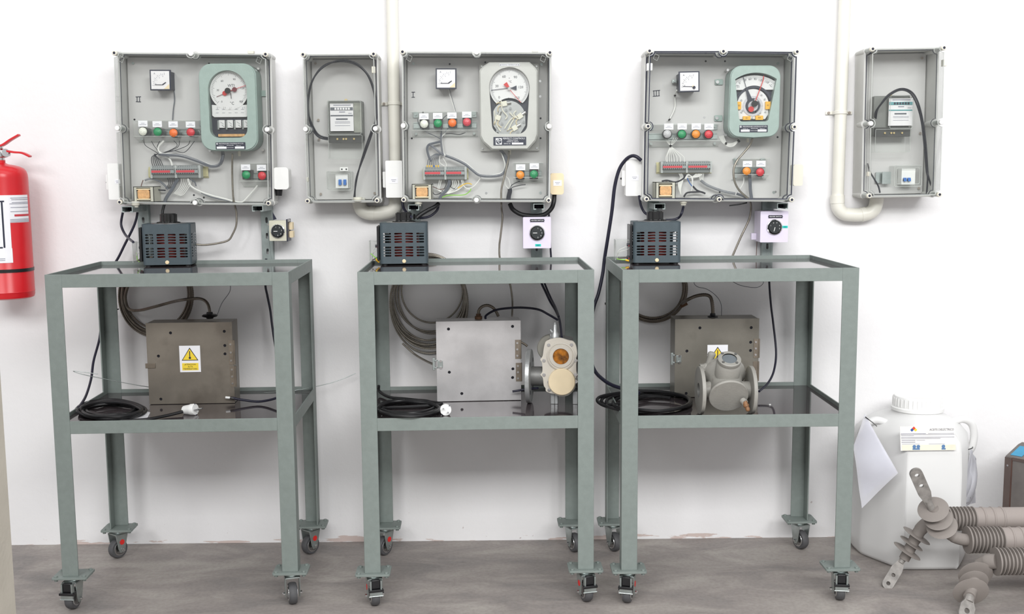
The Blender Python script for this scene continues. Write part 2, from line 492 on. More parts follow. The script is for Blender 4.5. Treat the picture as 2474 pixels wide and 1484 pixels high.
cart(*CT[1], 'grey-green steel cart on casters in the middle, holding the silver flanged relay',
     {(-1, -1): (14, 1, -1), (1, -1): (14, 1, -1), (-1, 1): (-36, 0, 1), (1, 1): (24, 0, 0)})
cart(*CT[2], 'grey-green steel cart on casters nearest the white jerrycan, holding the grey cast relay',
     {(-1, -1): (-16, 1, 1), (1, -1): (-8, 1, 0), (-1, 1): (24, 0, 0), (1, 1): (22, 0, 0)})
ZS, ZL = HT - .011, HL - .011

# ---------------------------------------------------------------- traced builder: coordinates given in the photo's pixels about a centre, scaled to metres at the part's own distance
class PB(MB):
    def __init__(s, cu, cv, k, y=0):
        super().__init__(); s.cu, s.cv, s.k, s.yy = cu, cv, k, y
    def q(s, u, v): return ((u - s.cu) * s.k, -(v - s.cv) * s.k)
    def poly(s, pts, y0, y1, holes=()):
        return s.prism([s.q(*p) for p in pts], y0, y1, [[s.q(*p) for p in h] for h in holes])
    def rect(s, u0, v0, u1, v1, y0, y1, r=0):
        w_, h_ = (u1 - u0) * s.k, (v1 - v0) * s.k; c = s.q((u0 + u1) / 2, (v0 + v1) / 2)
        if r: return s.prism(rrect(w_, h_, min(r * s.k, w_ / 2.01, h_ / 2.01), 5, *c), y0, y1)
        return s.box(c[0] - w_ / 2, c[0] + w_ / 2, min(y0, y1), max(y0, y1), c[1] - h_ / 2, c[1] + h_ / 2)
    def disc(s, u, v, r, y0, y1, n=28, r2=None):
        c = s.q(u, v); return s.cyl((c[0], y1, c[1]), (c[0], y0, c[1]), r * s.k, (r2 if r2 is not None else r) * s.k, n)
    def line(s, pts, w_, y, t=.0006):
        for a, b in zip(pts, pts[1:]): s.bar(s.q(*a), s.q(*b), w_ * s.k, y, t)
        return s
    def tx(s, body, u, v, h, y, ang=0, wid=1, align='CENTER'):
        c = s.q(u, v); return s.text(body, c[0], c[1], y, h * s.k, ang, wid, align)
    def wire(s, pts, r, n=6, **kw):
        """pts: (u, v, y)"""
        return s.tube([(s.q(p[0], p[1])[0], p[2], s.q(p[0], p[1])[1]) for p in pts], r * s.k, n, **kw)

# ---------------------------------------------------------------- wall enclosures
YB, YR, YF = -.034, -.135, -.195     # tub back, tub rim, lid front
YP = -.048                            # face of the mounting plate
def enclosure(c4, label, mids, ysc=1, ringmids=False, gasket=None, wall=0, knobs=(), yfo=None):
    """c4: screw centres TL, TR, BL, BR in the photo"""
    yb, yr, yf = YB if not wall else -.004, YR if not wall else -.10, YF if not wall else -.155
    if yfo: yf, yr = yfo, yfo + .05
    p = [P(u, v, yf) for u, v in c4]
    ctr = sum(p, Vector()) / 4
    wd = ((p[1] - p[0]).length + (p[3] - p[2]).length) / 2
    ht = ((p[2] - p[0]).length + (p[3] - p[1]).length) / 2
    tl = math.atan2(p[1].z - p[0].z + p[3].z - p[2].z, p[1].x - p[0].x + p[3].x - p[2].x)
    t = thing('electrical_enclosure' if not wall else 'meter_enclosure', label, 'electrical box', (ctr.x, yb, ctr.z), (0, -tl, 0))
    yr -= yb; yf -= yb; yb_ = 0
    a, h = wd / 2 + .0075, ht / 2 + .0075
    # grey tub: open front, with boss columns at the screws
    out = rrect(2 * a - .006, 2 * h - .006, .012, 4); inn = rrect(2 * a - .011, 2 * h - .011, .010, 4)
    b = MB().prism(out, yr + .004, -.005, [inn]).prism(out, -.005, 0)
    b.prism(rrect(2 * a, 2 * h, .014, 4), yr, yr + .007, [inn])
    cs = [(sx * wd / 2, sz * ht / 2) for sx in (-1, 1) for sz in (-1, 1)]
    ms = []
    if 'v' in mids: ms += [(-wd / 2, mids['v'] * ht), (wd / 2, mids['v'] * ht)]
    if 'h' in mids: ms += [(mids['h'] * wd, ht / 2), (mids['h'] * wd, -ht / 2)]
    for cx, cz in cs: b.cyl((cx, yr + .001, cz), (cx, -.004, cz), .0098, .007, 16)
    for cx, cz in ms:
        b.cyl((cx, yr + .001, cz), (cx, -.03, cz), .0125, .007, 16)
    b.build('housing', BOXG, t, bevel=.001)
    pl = MB().prism(rrect(wd - .004, ht - .004, .006, 3), YP - YB, YP - YB + .003)
    pl.build('mounting_plate', PLATEG, t)
    if not wall:
        for sx in (-1, 1):
            for sz in (-1, 1):
                MB().cyl((sx * (wd / 2 - .020), YP - YB - .002, sz * (ht / 2 - .020)), (sx * (wd / 2 - .020), YP - YB, sz * (ht / 2 - .020)), .0042, n=12).build('plate_screw', ZINC, t)
    # clear lid with a raised panel notched round every screw
    rc = .0135
    pts = []
    W2, H2 = wd / 2, ht / 2
    def arc(cx, cz, a0, a1, r=rc, n=8):
        for i in range(n + 1):
            an = R(a0 + (a1 - a0) * i / n); pts.append((cx + r * math.cos(an), cz + r * math.sin(an)))
    arc(-W2, H2, -90, 0)
    if 'h' in mids: arc(mids['h'] * wd, H2 + .001, 180, 360)
    arc(W2, H2, 180, 270)
    if 'v' in mids: arc(W2 + .001, mids['v'] * ht, 90, 270)
    arc(W2, -H2, 90, 180)
    if 'h' in mids: arc(mids['h'] * wd, -H2 - .001, 0, 180)
    arc(-W2, -H2, 0, 90)
    if 'v' in mids: arc(-W2 - .001, mids['v'] * ht, -90, 90)
    ix, iz = (W2 - .0035) / W2, (H2 - .0035) / H2
    inner = [(x * ix, z * iz) for x, z in pts]
    l = MB().prism(pts, yf, yr - .001, [inner])
    l.prism(inner, yf, yf + .002)
    l.build('clear_lid', CLEAR, t)
    e = MB()
    loop3 = [Vector((x, yf, z)) for x, z in pts]
    e.tube(loop3, .0014, 6, raw=True, closed=True)
    l3 = [Vector((x * ix, yf + .0005, z * iz)) for x, z in pts]
    e.build('lid_edge_highlight', CLEARW, t)  # whitish tube stands in for the bright highlight along the lid edge
    if gasket:
        g = MB()
        for sc_, yy in ((1.0, yr - .0012), (.992, yf + .0006)) if gasket == 2 else ((1.0, yr - .0012),):
            g.tube([Vector((x * sc_, yy, z * sc_)) for x, z in pts], .0021 if gasket == 2 else .0011, 6, raw=True, closed=True)
        g.build('gasket', INK, t)
    for cx, cz in cs:
        s1 = MB().lathe([(.0075, 0), (.0075, .010), (.0060, .012), (.0042, .012), (.0040, .006)], (cx, yf + .010, cz), (0, -1, 0), 24)
        o = s1.build('screw_collar', OFFW if gasket else WHITEP, t)
        MB().cyl((cx, yf + .0052, cz), (cx, yf - .0005, cz), .0041, n=16).build('screw', INK, o)
        MB().cyl((cx, yf + .010, cz), (cx, yr, cz), .0072, n=16).build('screw_post', CLEARW, t)
    for cx, cz in ms:
        if ringmids:
            s1 = MB().lathe([(.0075, 0), (.0075, .010), (.0060, .012), (.0042, .012), (.0040, .006)], (cx, yf + .010, cz), (0, -1, 0), 24)
            o = s1.build('screw_collar', OFFW, t)
            MB().cyl((cx, yf + .0052, cz), (cx, yf - .0005, cz), .0041, n=16).build('screw', INK, o)
        else:
            MB().lathe([(.0072, 0), (.0072, .010), (.0060, .0115), (0, .0118)], (cx, yf + .010, cz), (0, -1, 0), 24).build('screw_plug', WHITEP, t)
        MB().cyl((cx, yf + .010, cz), (cx, yr, cz), .0070, n=16).build('screw_post', CLEARW, t)
    # moulded lozenge marks in the upper lid corners
    if not wall:
        for sx in (-1, 1):
            z_ = MB()
            c = Vector((sx * (W2 - .020), H2 - .018)); q = [c + Vector((math.cos(R(a_)) * .0095, math.sin(R(a_)) * .011)) for a_ in (20, 110, 200, 290)]
            for i in range(4): z_.bar(q[i], q[(i + 1) % 4], .0007, yf - .0004, .0004)
            z_.build('moulded_mark', CLEARW, t)
    for (kx, kz, kw, kh, md) in knobs:
        MB().cbox((kx * W2, yf + .012, kz * H2), (kw, .02, kh)).build('lid_clip', md, t, bevel=.0015)
    return t, ctr, wd, ht
E1 = enclosure([(274.4, 127.4), (640.3, 131.9), (290.5, 489.4), (649.4, 491)], 'clear-lidded grey electrical box with numeral II, the leftmost on the wall', {'h': .005, 'v': 0}, gasket=1, yfo=-.155,
               knobs=[(.80, 1.03, .018, .010, OFFW)])
E2 = enclosure([(971.3, 124.8), (1327.6, 127.8), (976.2, 483.4), (1326.4, 483.8)], 'clear-lidded grey electrical box with numeral I, above the middle cart', {'h': .002, 'v': .005}, gasket=1,
               knobs=[(.80, 1.03, .018, .010, OFFW)])
E3 = enclosure([(1570, 123), (1926.3, 125.4), (1561.6, 481.6), (1912.6, 482.7)], 'clear-lidded grey electrical box with numeral III and heavy black lid seal', {'h': 0, 'v': -.004}, ringmids=True, gasket=2,
               knobs=[(-.99, .79, .016, .022, WHITEP)])
EM1 = enclosure([(731.3, 131.6), (901.2, 131), (743.4, 486.5), (911.8, 484.4)], 'narrow clear-lidded meter box with a large black cable loop, between boxes II and I', {'v': -.005}, wall=1, gasket=1,
                knobs=[(.98, .79, .010, .020, OFFW), (-1.0, -.7, .006, .014, OFFW)])
EM2 = enclosure([(2107.2, 119), (2280.8, 114.8), (2101.9, 472.7), (2270.3, 471)], 'narrow clear-lidded meter box at far right beside the white pipe', {'v': -.003}, wall=1, gasket=1,
                knobs=[(1.05, .80, .010, .020, OFFW), (-1.0, -.7, .008, .014, OFFW)])
def numeral(E, strokes, u, v, h):
    k = m(1, YP); c = P(u, v, YP - .001)
    b = PB(0, 0, k)
    for s in strokes: b.line([(p[0] * h, -p[1] * h) for p in s], 1.6, 0, .0004)
    par = E[0]
    w_ = MB(Matrix.Translation(c)); w_.v = [Vector(p) + c for p in b.v]; w_.f = b.f; w_.mi = b.mi; w_.xf = None
    w_.build('handwritten_numeral', INK, par, world=True)
numeral(E1, [[(-.5, .45), (.55, .5)], [(-.5, -.45), (.5, -.5)], [(-.22, .45), (-.25, -.45)], [(.28, .5), (.25, -.45)]], 334, 240, 12)
numeral(E2, [[(-.3, .5), (.4, .5)], [(-.3, -.5), (.35, -.48)], [(.03, .5), (0, -.5)]], 998, 229, 12)
numeral(E3, [[(-.6, .4), (.62, .5)], [(-.6, -.5), (.58, -.42)], [(-.45, .42), (-.36, -.48)], [(0, .45), (0, -.47)], [(.42, .48), (.45, -.42)]], 1585.9, 225.5, 14)

# dark drilled holes and loose screws in the plates
def plate_holes(E, pts, nm='drilled_hole', mt=HOLE, r=.003):
    b = MB()
    for u, v in pts:
        c = P(u, v, YP); b.cyl((c.x, YP - .0008, c.z), (c.x, YP + .001, c.z), r, n=12)
    b.build(nm, mt, E[0], world=True)
plate_holes(E1, [(468.5, 471.5), (492.5, 477.5), (505, 154), (325, 289)])
plate_holes(E2, [(1086.5, 155), (1172.5, 150.5), (1022, 271.5), (1306, 286), (1306, 334), (995, 334.5)])
plate_holes(E3, [(1705, 148), (1751.5, 148), (1878.5, 331.5), (1738.8, 464)])
plate_holes(E2, [(1174.8, 466.6), (1304.9, 196), (1304.9, 233)], 'plate_bolt', STEEL, .004)
plate_holes(E3, [(1701.5, 283.5), (1873.7, 463.7)], 'plate_bolt', STEEL, .0035)

# ---------------------------------------------------------------- panel ammeters
def ammeter(cu, cv, label, kind, yf=-.105, wires=None):
    k = m(1, yf); c = P(cu, cv, yf); d = YP - yf
    t = thing('panel_ammeter', label, 'gauge', (c.x, YP, c.z), (0, R({1: .6, 2: .5, 3: -1}[kind]), 0), 'small square ammeters in the wall boxes')
    b = PB(0, 0, k)
    b.rect(-21, -21, 21, 21, -d + .008, -.0005)
    b.rect(-24.5, -24, 24.5, 24, -d, -d + .008)
    o = b.build('case', NAVY, t, bevel=.0006)
    f = PB(0, 0, k).rect(-21.5, -21, 21.5, 21, -d - .0005, -d + .0003).build('face', DIAL, t)
    p = PB(0, 0, k); yy = -d - .0012
    for i in range(11):
        a = R(180 - 9 * i); r0, r1 = (24, 27 + (i % 2 == 0) * 2)
        p.line([(10 + r0 * math.cos(a), 12 - r0 * math.sin(a)), (10 + r1 * math.cos(a), 12 - r1 * math.sin(a))], .5, yy)
    p.tx('A', -13, -15, 4, yy)
    for i, s_ in enumerate('0123'):
        a = R(172 - 24 * i); p.tx(s_, 10 + 21 * math.cos(a), 12 - 21 * math.sin(a), 3.2, yy)
    p.build('scale', INKG if kind < 3 else INK, f)
    n = PB(0, 0, k)
    if kind < 3: n.line([(-13, 11), (6, 11)], 1.2, yy - .001).poly([(6, 12), (14, 6), (13, 4.5), (5, 9.5)], yy - .001, yy)
    else: n.line([(-15, 11), (8, 12)], 1.2, yy - .001).disc(11, 14, 3.4, yy - .004, yy)
    n.build('needle', INK, f)
    if kind == 3:
        PB(0, 0, k).disc(9, 11, 2.2, yy - .003, yy).build('needle_hub', CREAM, f)
        PB(0, 0, k).rect(-33, -9, -23, -1, -.02, -.008).disc(-28, -5, 3, -.026, -.018).build('mounting_clamp', ZINC, t)
    if kind < 3:
        PB(0, 0, k).poly([(8, 20.5), (21, 9), (21, 20.5)], yy, yy + .0006).build('corner_sticker', CREAM, f)
    return t
ammeter(387.2, 193.5, 'square white-faced ammeter in box II, left of the green winding thermometer', 1)
ammeter(1077.7, 189.9, 'square white-faced ammeter in box I, left of the grey temperature indicator', 2)
ammeter(1665.1, 197.2, 'square white-faced ammeter in box III with a round black zero knob', 3, yf=-.125)

# ---------------------------------------------------------------- pilot lamps behind clear covers
LENS = {c: pm('lens_' + c, rgb, .25, var=.18, scale=260, bump=.5, bscale=420, spec=.7) for c, rgb in
        dict(white=(228, 230, 218), green=(10, 140, 84), orange=(238, 112, 32), red=(206, 44, 56), grey=(186, 186, 188), amber=(232, 140, 30), pink=(206, 70, 82)).items()}
ORD = ['first', 'second', 'third', 'fourth']
def lamp(u, v, col, label, group, yf=-.098, card=(0, -18), hood=False, r=9.6):
    k = m(1, yf); c = P(u, v, yf); d = YP - yf
    t = thing('pilot_lamp', label, 'indicator lamp', (c.x, YP, c.z), (0, 0, 0), group)
    b = PB(0, 0, k)
    if hood: b.rect(-10.5, -12, 10.5, 11, -d + .010, -.001, 2)
    else: b.disc(2, 1, r + .6, -d + .009, -.001, 24)
    b.disc(0, 0, r + 1.4, -d + .006, -d + .011, 28)
    b.build('lamp_body', BLACK, t, bevel=.0005)
    l = PB(0, 0, k); q = (0, 0)
    l.lathe([(r * k, 0), (r * k, .006), (r * .8 * k, .0085), (r * .4 * k, .010), (0, .0104)], (0, -d + .008, 0), (0, -1, 0), 28)
    l.build('lens', LENS[col], t)
    cb = PB(0, 0, k).rect(card[0] - 11, card[1] - 7, card[0] + 11, card[1] + 7, -d - .0008, -d - .0002)
    o = cb.build('label_card', PAPER, t)
    g = PB(0, 0, k).line([(card[0] - 4, card[1] - 1), (card[0] + 4, card[1] - 1)], .9, -d - .0012).line([(card[0] - 8, card[1] + 2), (card[0] + 8, card[1] + 2)], .9, -d - .0012)
    g.build('printed_line', INKG, o)
    return t
def cover(u0, v0, u1, v1, label, yf=-.096, n='pilot lamp covers', screws=True):
    k = m(1, yf); cu, cv = (u0 + u1) / 2, (v0 + v1) / 2; c = P(cu, cv, yf); d = YP - yf
    t = thing('lamp_cover', label, 'cover', (c.x, YP, c.z), (0, 0, 0), n)
    w_, h_ = (u1 - u0) / 2, (v1 - v0) / 2
    b = PB(0, 0, k)
    yo = -d
    b.prism([(-d, h_ * k * .8), (0, h_ * k), (0, -h_ * k), (-d, -h_ * k * .55), (-d, -h_ * k * .6), (-.0015, -h_ * k * 1.0), (-.0015, h_ * k), (-d - .0015, h_ * k * .84)][:0] or
            [(-d, h_ * k), (-.001, h_ * k), (-.001, h_ * k - .0015), (-d + .0015, h_ * k - .0015), (-d + .0015, -h_ * k * .45), (-.001, -h_ * k + .0015), (-.001, -h_ * k), (-d, -h_ * k * .52)], -w_ * k, w_ * k, ax='x')
    b.build('clear_shell', COVER, t)
    e = PB(0, 0, k)
    for v_ in (-h_, h_ * .5):
        e.tube([(-w_ * k, -d - .0004, -v_ * k), (w_ * k, -d - .0004, -v_ * k)], .0009, 6, raw=True)
    e.tube([(-w_ * k, -.002, -h_ * k), (w_ * k, -.002, -h_ * k)], .0009, 6, raw=True)
    e.build('shell_edge', CLEARW, t)
    r_ = PB(0, 0, k)
    r_.rect(-w_ + 3, -3, w_ - 3, 8, -.008, -.0065).rect(-w_ + 3, -6, w_ - 3, -4, -.0035, -.002).rect(-w_ + 3, 9, w_ - 3, 11, -.0035, -.002)
    r_.build('mounting_rail', ZINC, t)
    if screws:
        s_ = PB(0, 0, k)
        for sx in (-1, 1):
            s_.rect(sx * (w_ - 9) - 6, -h_ - 2, sx * (w_ - 9) + 6, -h_ + 12, -.005, -.003, 2)
            s_.disc(sx * (w_ - 9), -h_ + 4, 3.2, -.009, -.004, 14)
            s_.disc(sx * (w_ - 9), h_ - 7, 3.2, -.009, -.001, 14)
        s_.build('fixing_screw', ZINC, t)
    return t
cover(324, 292, 486, 341, 'clear cover over the four pilot lamps in box II')
cover(994.6, 271, 1152, 328.6, 'clear cover over the four pilot lamps in box I')
cover(1569, 301, 1741, 353, 'clear cover over the four pilot lamps in box III')
cover(579.7, 395.5, 645, 451, 'clear cover over the green and red lamp pair in box II', screws=False)
cover(1241, 394, 1312, 440, 'clear cover over the orange and green lamp pair in box I', screws=False)
cover(1776, 384, 1859, 434, 'clear cover over the amber and red lamp pair in box III')
G = 'pilot lamps under the clear covers'
for (u, v, c, w1, cd, _) in ((344.1, 317.5, 'white', 'white', (2, -18), ''), (379.9, 318.5, 'green', 'green', (1, -18), ''), (418.3, 321.1, 'orange', 'orange', (1, -20), ''), (460, 319.5, 'red', 'red', (1, -18), '')):
    lamp(u, v, c, f'{w1} pilot lamp in the row of four in box II', G, card=cd)
for (u, v, c, w1, cd, _) in ((1024.5, 299.3, 'white', 'white', (0, -17.5), ''), (1057.7, 297.8, 'green', 'green', (0, -17), ''), (1092.6, 296.6, 'orange', 'orange', (-.5, -17), ''), (1128, 294.8, 'pink', 'pinkish red', (0, -17), '')):
    lamp(u, v, c, f'{w1} pilot lamp in the row of four in box I', G, card=cd, hood=True)
for (u, v, c, w1, cd, _) in ((1612.5, 323.5, 'grey', 'unlit greyish clear', (3, -17), ''), (1647.9, 324.1, 'green', 'green', (0, -18), ''), (1681.9, 324, 'amber', 'amber', (0, -18), ''), (1712.6, 324.5, 'red', 'bright red', (0, -18), '')):
    lamp(u, v, c, f'{w1} pilot lamp in the row of four in box III', G, card=cd, yf=-.104)
lamp(594.2, 422.7, 'green', 'green pilot lamp of the pair at lower right in box II', G, card=(0, -18), hood=True)
lamp(632.5, 424.7, 'red', 'red pilot lamp of the pair at lower right in box II', G, card=(0, -19), hood=True)
lamp(1256.9, 422.7, 'amber', 'orange pilot lamp of the pair at lower right in box I', G, card=(1, -18), hood=True)
lamp(1290, 421.1, 'green', 'green pilot lamp of the pair at lower right in box I', G, card=(1, -19), hood=True)
lamp(1804.5, 413.5, 'amber', 'amber pilot lamp of the pair at lower right in box III', G, card=(1, -17))
lamp(1836.9, 416, 'red', 'red pilot lamp of the pair at lower right in box III', G, card=(1, -20))

# ---------------------------------------------------------------- terminal blocks and transformers
def terminals(u0, v0, u1, v1, r0, r1, label, n=12, tilt=0):
    yf = -.094; k = m(1, yf); cu, cv = (u0 + u1) / 2, (v0 + v1) / 2; c = P(cu, cv, yf); d = YP - yf
    t = thing('terminal_block', label, 'terminal block', (c.x, YP, c.z), (0, R(tilt), 0), 'grey terminal blocks in the wall boxes')
    a, h = (u1 - u0) / 2, (v1 - v0) / 2
    rl = PB(0, 0, k)
    rl.rect(r0 - cu, -8, r1 - cu, 12, -.009, -.0075).rect(r0 - cu, -12, r1 - cu, -8, -.004, -.0025).rect(r0 - cu, 12, r1 - cu, 15, -.004, -.0025)
    rl.build('din_rail', pm('zinc_yellow_rail', (196, 190, 150), .4, .5), t)
    hz = PB(0, 0, k)
    for sgn in (-1, 1):
        x0, x1 = (-a + 4, -2) if sgn < 0 else (3, a - 5)
        st = PB(0, 0, k)
        st.prism([(-.006, h * k), (-d * .7, h * k * .92), (-d * .8, h * k * .6), (-d, h * k * .42), (-d, -h * k * .3), (-d * .8, -h * k * .5), (-d * .7, -h * k * .9), (-.006, -h * k)], x0 * k, x1 * k, ax='x')
        o = st.build('terminal_strip', TERM, t)
        g = PB(0, 0, k)
        for i in range(n):
            uu = x0 + (i + .5) * (x1 - x0) / n
            g.disc(uu, -h * .34, 1.35, -d - .0006, -d + .001, 8).disc(uu, h * .26, 1.35, -d - .0006, -d + .001, 8)
            g.line([(uu + (x1 - x0) / n / 2, -h * .9), (uu + (x1 - x0) / n / 2, -h * .66)], .5, -d * .78, .0004)
        g.build('clamp_hole', HOLE, o)
        PB(0, 0, k).rect(x0 + .5, -h * .22, x1 - (9 if sgn < 0 else 8), h * .12, -d - .0012, -d + .0005).build('marker_strip', TRED, o)
    e = PB(0, 0, k)
    for x in (-a, -1.5, a - 5): e.rect(x, -h * .95, x + 5, h * .95, -d * .86, -.006, 1)
    e.build('end_clamp', pm('clamp_grey', (172, 176, 174), .5), t, bevel=.0005)
    return t
terminals(362.3, 399.4, 482, 430.8, 350, 494, 'grey terminal block with red marker strips in box II')
terminals(1022.6, 403, 1126.7, 434.7, 1020, 1130, 'grey terminal block with orange-tipped wires on top in box I')
terminals(1598, 389.5, 1721, 418, 1590.6, 1725, 'grey terminal block fed by fanned white wires in box III')
def transformer(u0, v0, u1, v1, cb, label):
    yf = -.118; k = m(1, yf); cu, cv = (u0 + u1) / 2, (v0 + v1) / 2; c = P(cu, cv, yf); bz = P(cu, v1, yf).z; d = YP - yf
    t = thing('transformer', label, 'transformer', (c.x, YP, c.z), (0, 0, 0), 'small transformers in the wall boxes')
    a, h = (u1 - u0) / 2, (v1 - v0) / 2
    i0, j0, i1, j1 = cb[0] - cu, cb[1] - cv, cb[2] - cu, cb[3] - cv
    fr = PB(0, 0, k)
    sq = lambda a_, b_, c_, d_: [(a_, b_), (c_, b_), (c_, d_), (a_, d_)]
    fr.poly(sq(-a + 2, -h + 2, a - 2, h), -d + .012, -.006, [sq(i0 - 1, j0 - 1, i1 + 1, j1 + 1)])
    fr.build('laminated_core', pm('core_steel', (172, 172, 162), .5, 0), t, bevel=.0006)
    br = PB(0, 0, k)
    br.poly(sq(-a, -h, a, h), -d, -d + .0015, [sq(-a + 7, -h + 3, a - 8, h - 1)])
    br.rect(-a, -h, a, -h + 1.5, -d, -.001).rect(-a, -h, -a + 1.5, h, -d, -.001).rect(a - 1.5, -h, a, h, -d, -.001)
    br.build('bracket', pm('bracket_zinc', (194, 192, 178), .4, 0), t)
    co = PB(0, 0, k)
    co.rect(i0 + 1, j0 + 2, i1 - 1, j1 - 2, -d + .002, -.01, 4)
    co.build('coil', GOLDC, t, bevel=.001)
    fl = PB(0, 0, k)
    fl.rect(i0 - 1, j0 - 1, i1 + 1, j0 + 2, -d + .001, -.01).rect(i0 - 1, j1 - 2, i1 + 1, j1 + 1, -d + .001, -.01)
    fl.build('bobbin_flange', CREAM, t, bevel=.0004)
    return t
transformer(323, 451, 371.4, 487, (331, 457, 361.3, 482), 'small open-frame transformer with copper-coloured coil in box II')
transformer(995.4, 445, 1043, 482, (1004.5, 451.7, 1034, 476.6), 'small open-frame transformer with copper-coloured coil in box I')
transformer(1584, 440, 1632, 480, (1594, 448.4, 1623.4, 473.5), 'small open-frame transformer with copper-coloured coil in box III')

# ---------------------------------------------------------------- temperature indicators
def indicator_base(cu, cv, yf, label, dd=.012):
    k = m(1, yf); c = P(cu, cv, yf)
    t = thing('temperature_indicator', label, 'temperature gauge', (c.x, YP, c.z)); return t, k, YP - yf
def arcpts(cu, cv, r, a0, a1, n=16, rz=None):
    return [(cu + r * math.cos(R(a0 + (a1 - a0) * i / n)), cv - (rz or r) * math.sin(R(a0 + (a1 - a0) * i / n))) for i in range(n + 1)]
def rr(u0, v0, u1, v1, r, n=7):
    return arcpts(u1 - r, v0 + r, r, 0, 90, n) + arcpts(u0 + r, v0 + r, r, 90, 180, n) + arcpts(u0 + r, v1 - r, r, 180, 270, n) + arcpts(u1 - r, v1 - r, r, 270, 360, n)
def body(t, k, d, out, win, mat, rim=1.4, depth=.03, ears=()):
    b = PB(0, 0, k)
    n_ = len(out); cx = sum(p[0] for p in out) / n_; cy = sum(p[1] for p in out) / n_
    mid = [(cx + (p[0] - cx) * 1.02, cy + (p[1] - cy) * 1.015) for p in out]
    b.poly([(cx + (p[0] - cx) * .97, cy + (p[1] - cy) * .98) for p in out], -d, -d + .006, [win])
    b.poly(out, -d + .006, -.004, [win])
    for (u0, v0, u1, v1) in ears: b.rect(u0, v0, u1, v1, -.006, -.002, 2)
    o = b.build('case', mat, t, bevel=.0018)
    PB(0, 0, k).poly(out, -.004, -.001).build('back_plate', BLACK, t)
    PB(0, 0, k).poly(win, -d + .003, -d + .0045).build('window_glass', GLASS, t)
    return o
def ticks(b, cu, cv, r0, r1, a0, a1, n, y, w_=.5, long=6):
    for i in range(n + 1):
        a = R(a0 + (a1 - a0) * i / n); e = r0 - (3 if long and i % long == 0 else 0)
        b.line([(cu + e * math.cos(a), cv - e * math.sin(a)), (cu + r1 * math.cos(a), cv - r1 * math.sin(a))], w_, y, .0004)
# box II: green case, arch window
t, k, d = indicator_base(551.9, 260.4, -.128, 'sage-green winding temperature indicator with four counters in box II')
U = lambda u, v: (u - 551.9, v - 260.4)
out = rr(-68.5, -103, 67, 101, 30)
win = arcpts(-1, -41, 46, 0, 180, 20) + arcpts(-26, 50, 20, 180, 270, 6) + arcpts(23, 50, 20, 270, 360, 6)
body(t, k, d, out, win, SAGE, ears=[(-77, -48, -66, -34), (-78, -26, -66, -18), (64, -44, 78, -30)])
yd = -d + .018
PB(0, 0, k).poly([(p[0] * 1.05, p[1] * 1.02) for p in win], yd + .012, yd + .014).build('backing', NAVY, t)
dl = PB(0, 0, k).disc(-.5, -41, 45.5, yd, yd + .002, 48).build('dial', DIAL, t)
s_ = PB(0, 0, k); ticks(s_, -.5, -41, 38, 42, 225, -45, 50, yd - .0006, .45, 5)
for tx_, u, v in (('0', -18.5, -15), ('30', -27, -42), ('60', -16, -63.5), ('90', 13, -67), ('120', 31, -46), ('150', 27, -15)): s_.tx(tx_, u, v, 4.6, yd - .0006)
s_.tx('WTI', 5, -52.5, 6.5, yd - .0006).tx('°C', 5.5, -11, 7, yd - .0006)
s_.build('dial_marking', INK, dl)
n1 = PB(0, 0, k); n1.line([(-1, -39), (41, -52.5)], 1.1, yd - .006).disc(-10, -34.5, 5.5, yd - .006, yd - .004).line([(-10, -34.5), (0, -38)], 3.5, yd - .0055); n1.build('red_needle', RED, dl, label='red needle')
n2 = PB(0, 0, k); n2.disc(14, -43, 5.6, yd - .009, yd - .007).line([(14, -43), (-30, -26.5)], 1.1, yd - .004); n2.build('maximum_needle', pm('needle_maroon', (110, 34, 48), .5), dl)
n3 = PB(0, 0, k); n3.disc(-1.5, -40, 6.8, yd - .014, yd - .009).line([(4, -36), (5, -22)], 1.2, yd - .004); n3.build('centre_knob', BLACK, dl)
n4 = PB(0, 0, k); n4.poly([(-43, -8), (-32, -7), (-26, -14)] + arcpts(0, 1, 28, 155, 25, 8)[:0] + [(26, -14), (32, -7), (44, -8), (43, 17), (38, 21), (-38, 21), (-43, 17)], yd + .001, yd + .003); o = n4.build('connection_card', DIAL, t)
s_ = PB(0, 0, k)
for i in range(5):
    x = -30 + i * 15
    s_.line([(x - 4, 3), (x + 4, 3)], .6, yd).line([(x, -3), (x, 3)], .6, yd).line([(x - 4, 11), (x + 3, 11)], .5, yd).tx('123456'[i], x + 4, -1, 3.4, yd)
s_.build('card_marking', INKG, o)
for i in range(4):
    x = -22 + i * 19.5
    w_ = PB(0, 0, k).rect(x - 6, 28, x + 8, 46, yd + .002, yd + .006, 1); o = w_.build('counter', DIAL, t)
    s_ = PB(0, 0, k).rect(x - 8.5, 29, x - 5.5, 50, yd - .002, yd + .006).line([(x - 2, 32), (x + 5, 38)], 1, yd + .0015).line([(x + 1, 40), (x + 7, 44)], 1.4, yd + .0015); s_.build('counter_arm', TERM, o)
PB(0, 0, k).rect(-30, 61, 33, 67, yd - .002, yd + .010, 1).build('terminal_bar', GOLDC, t)
def nameplate(t, k, y, u0, v0, u1, v1, lines, logo=None, boxes=()):
    o = PB(0, 0, k).rect(u0, v0, u1, v1, y - .0012, y, 1).build('nameplate', NAVY, t)
    s_ = PB(0, 0, k)
    for tx_, u, v, h, wd_ in lines: s_.tx(tx_, u, v, h, y - .0018, 0, wd_)
    s_.build('lettering', PAPER, o)
    s_ = PB(0, 0, k)
    for (a, b, c, e) in boxes: s_.rect(a, b, c, e, y - .0017, y - .001)
    if boxes: s_.build('blank_field', PAPER, o)
    if logo: logo(o, k, y)
    return o
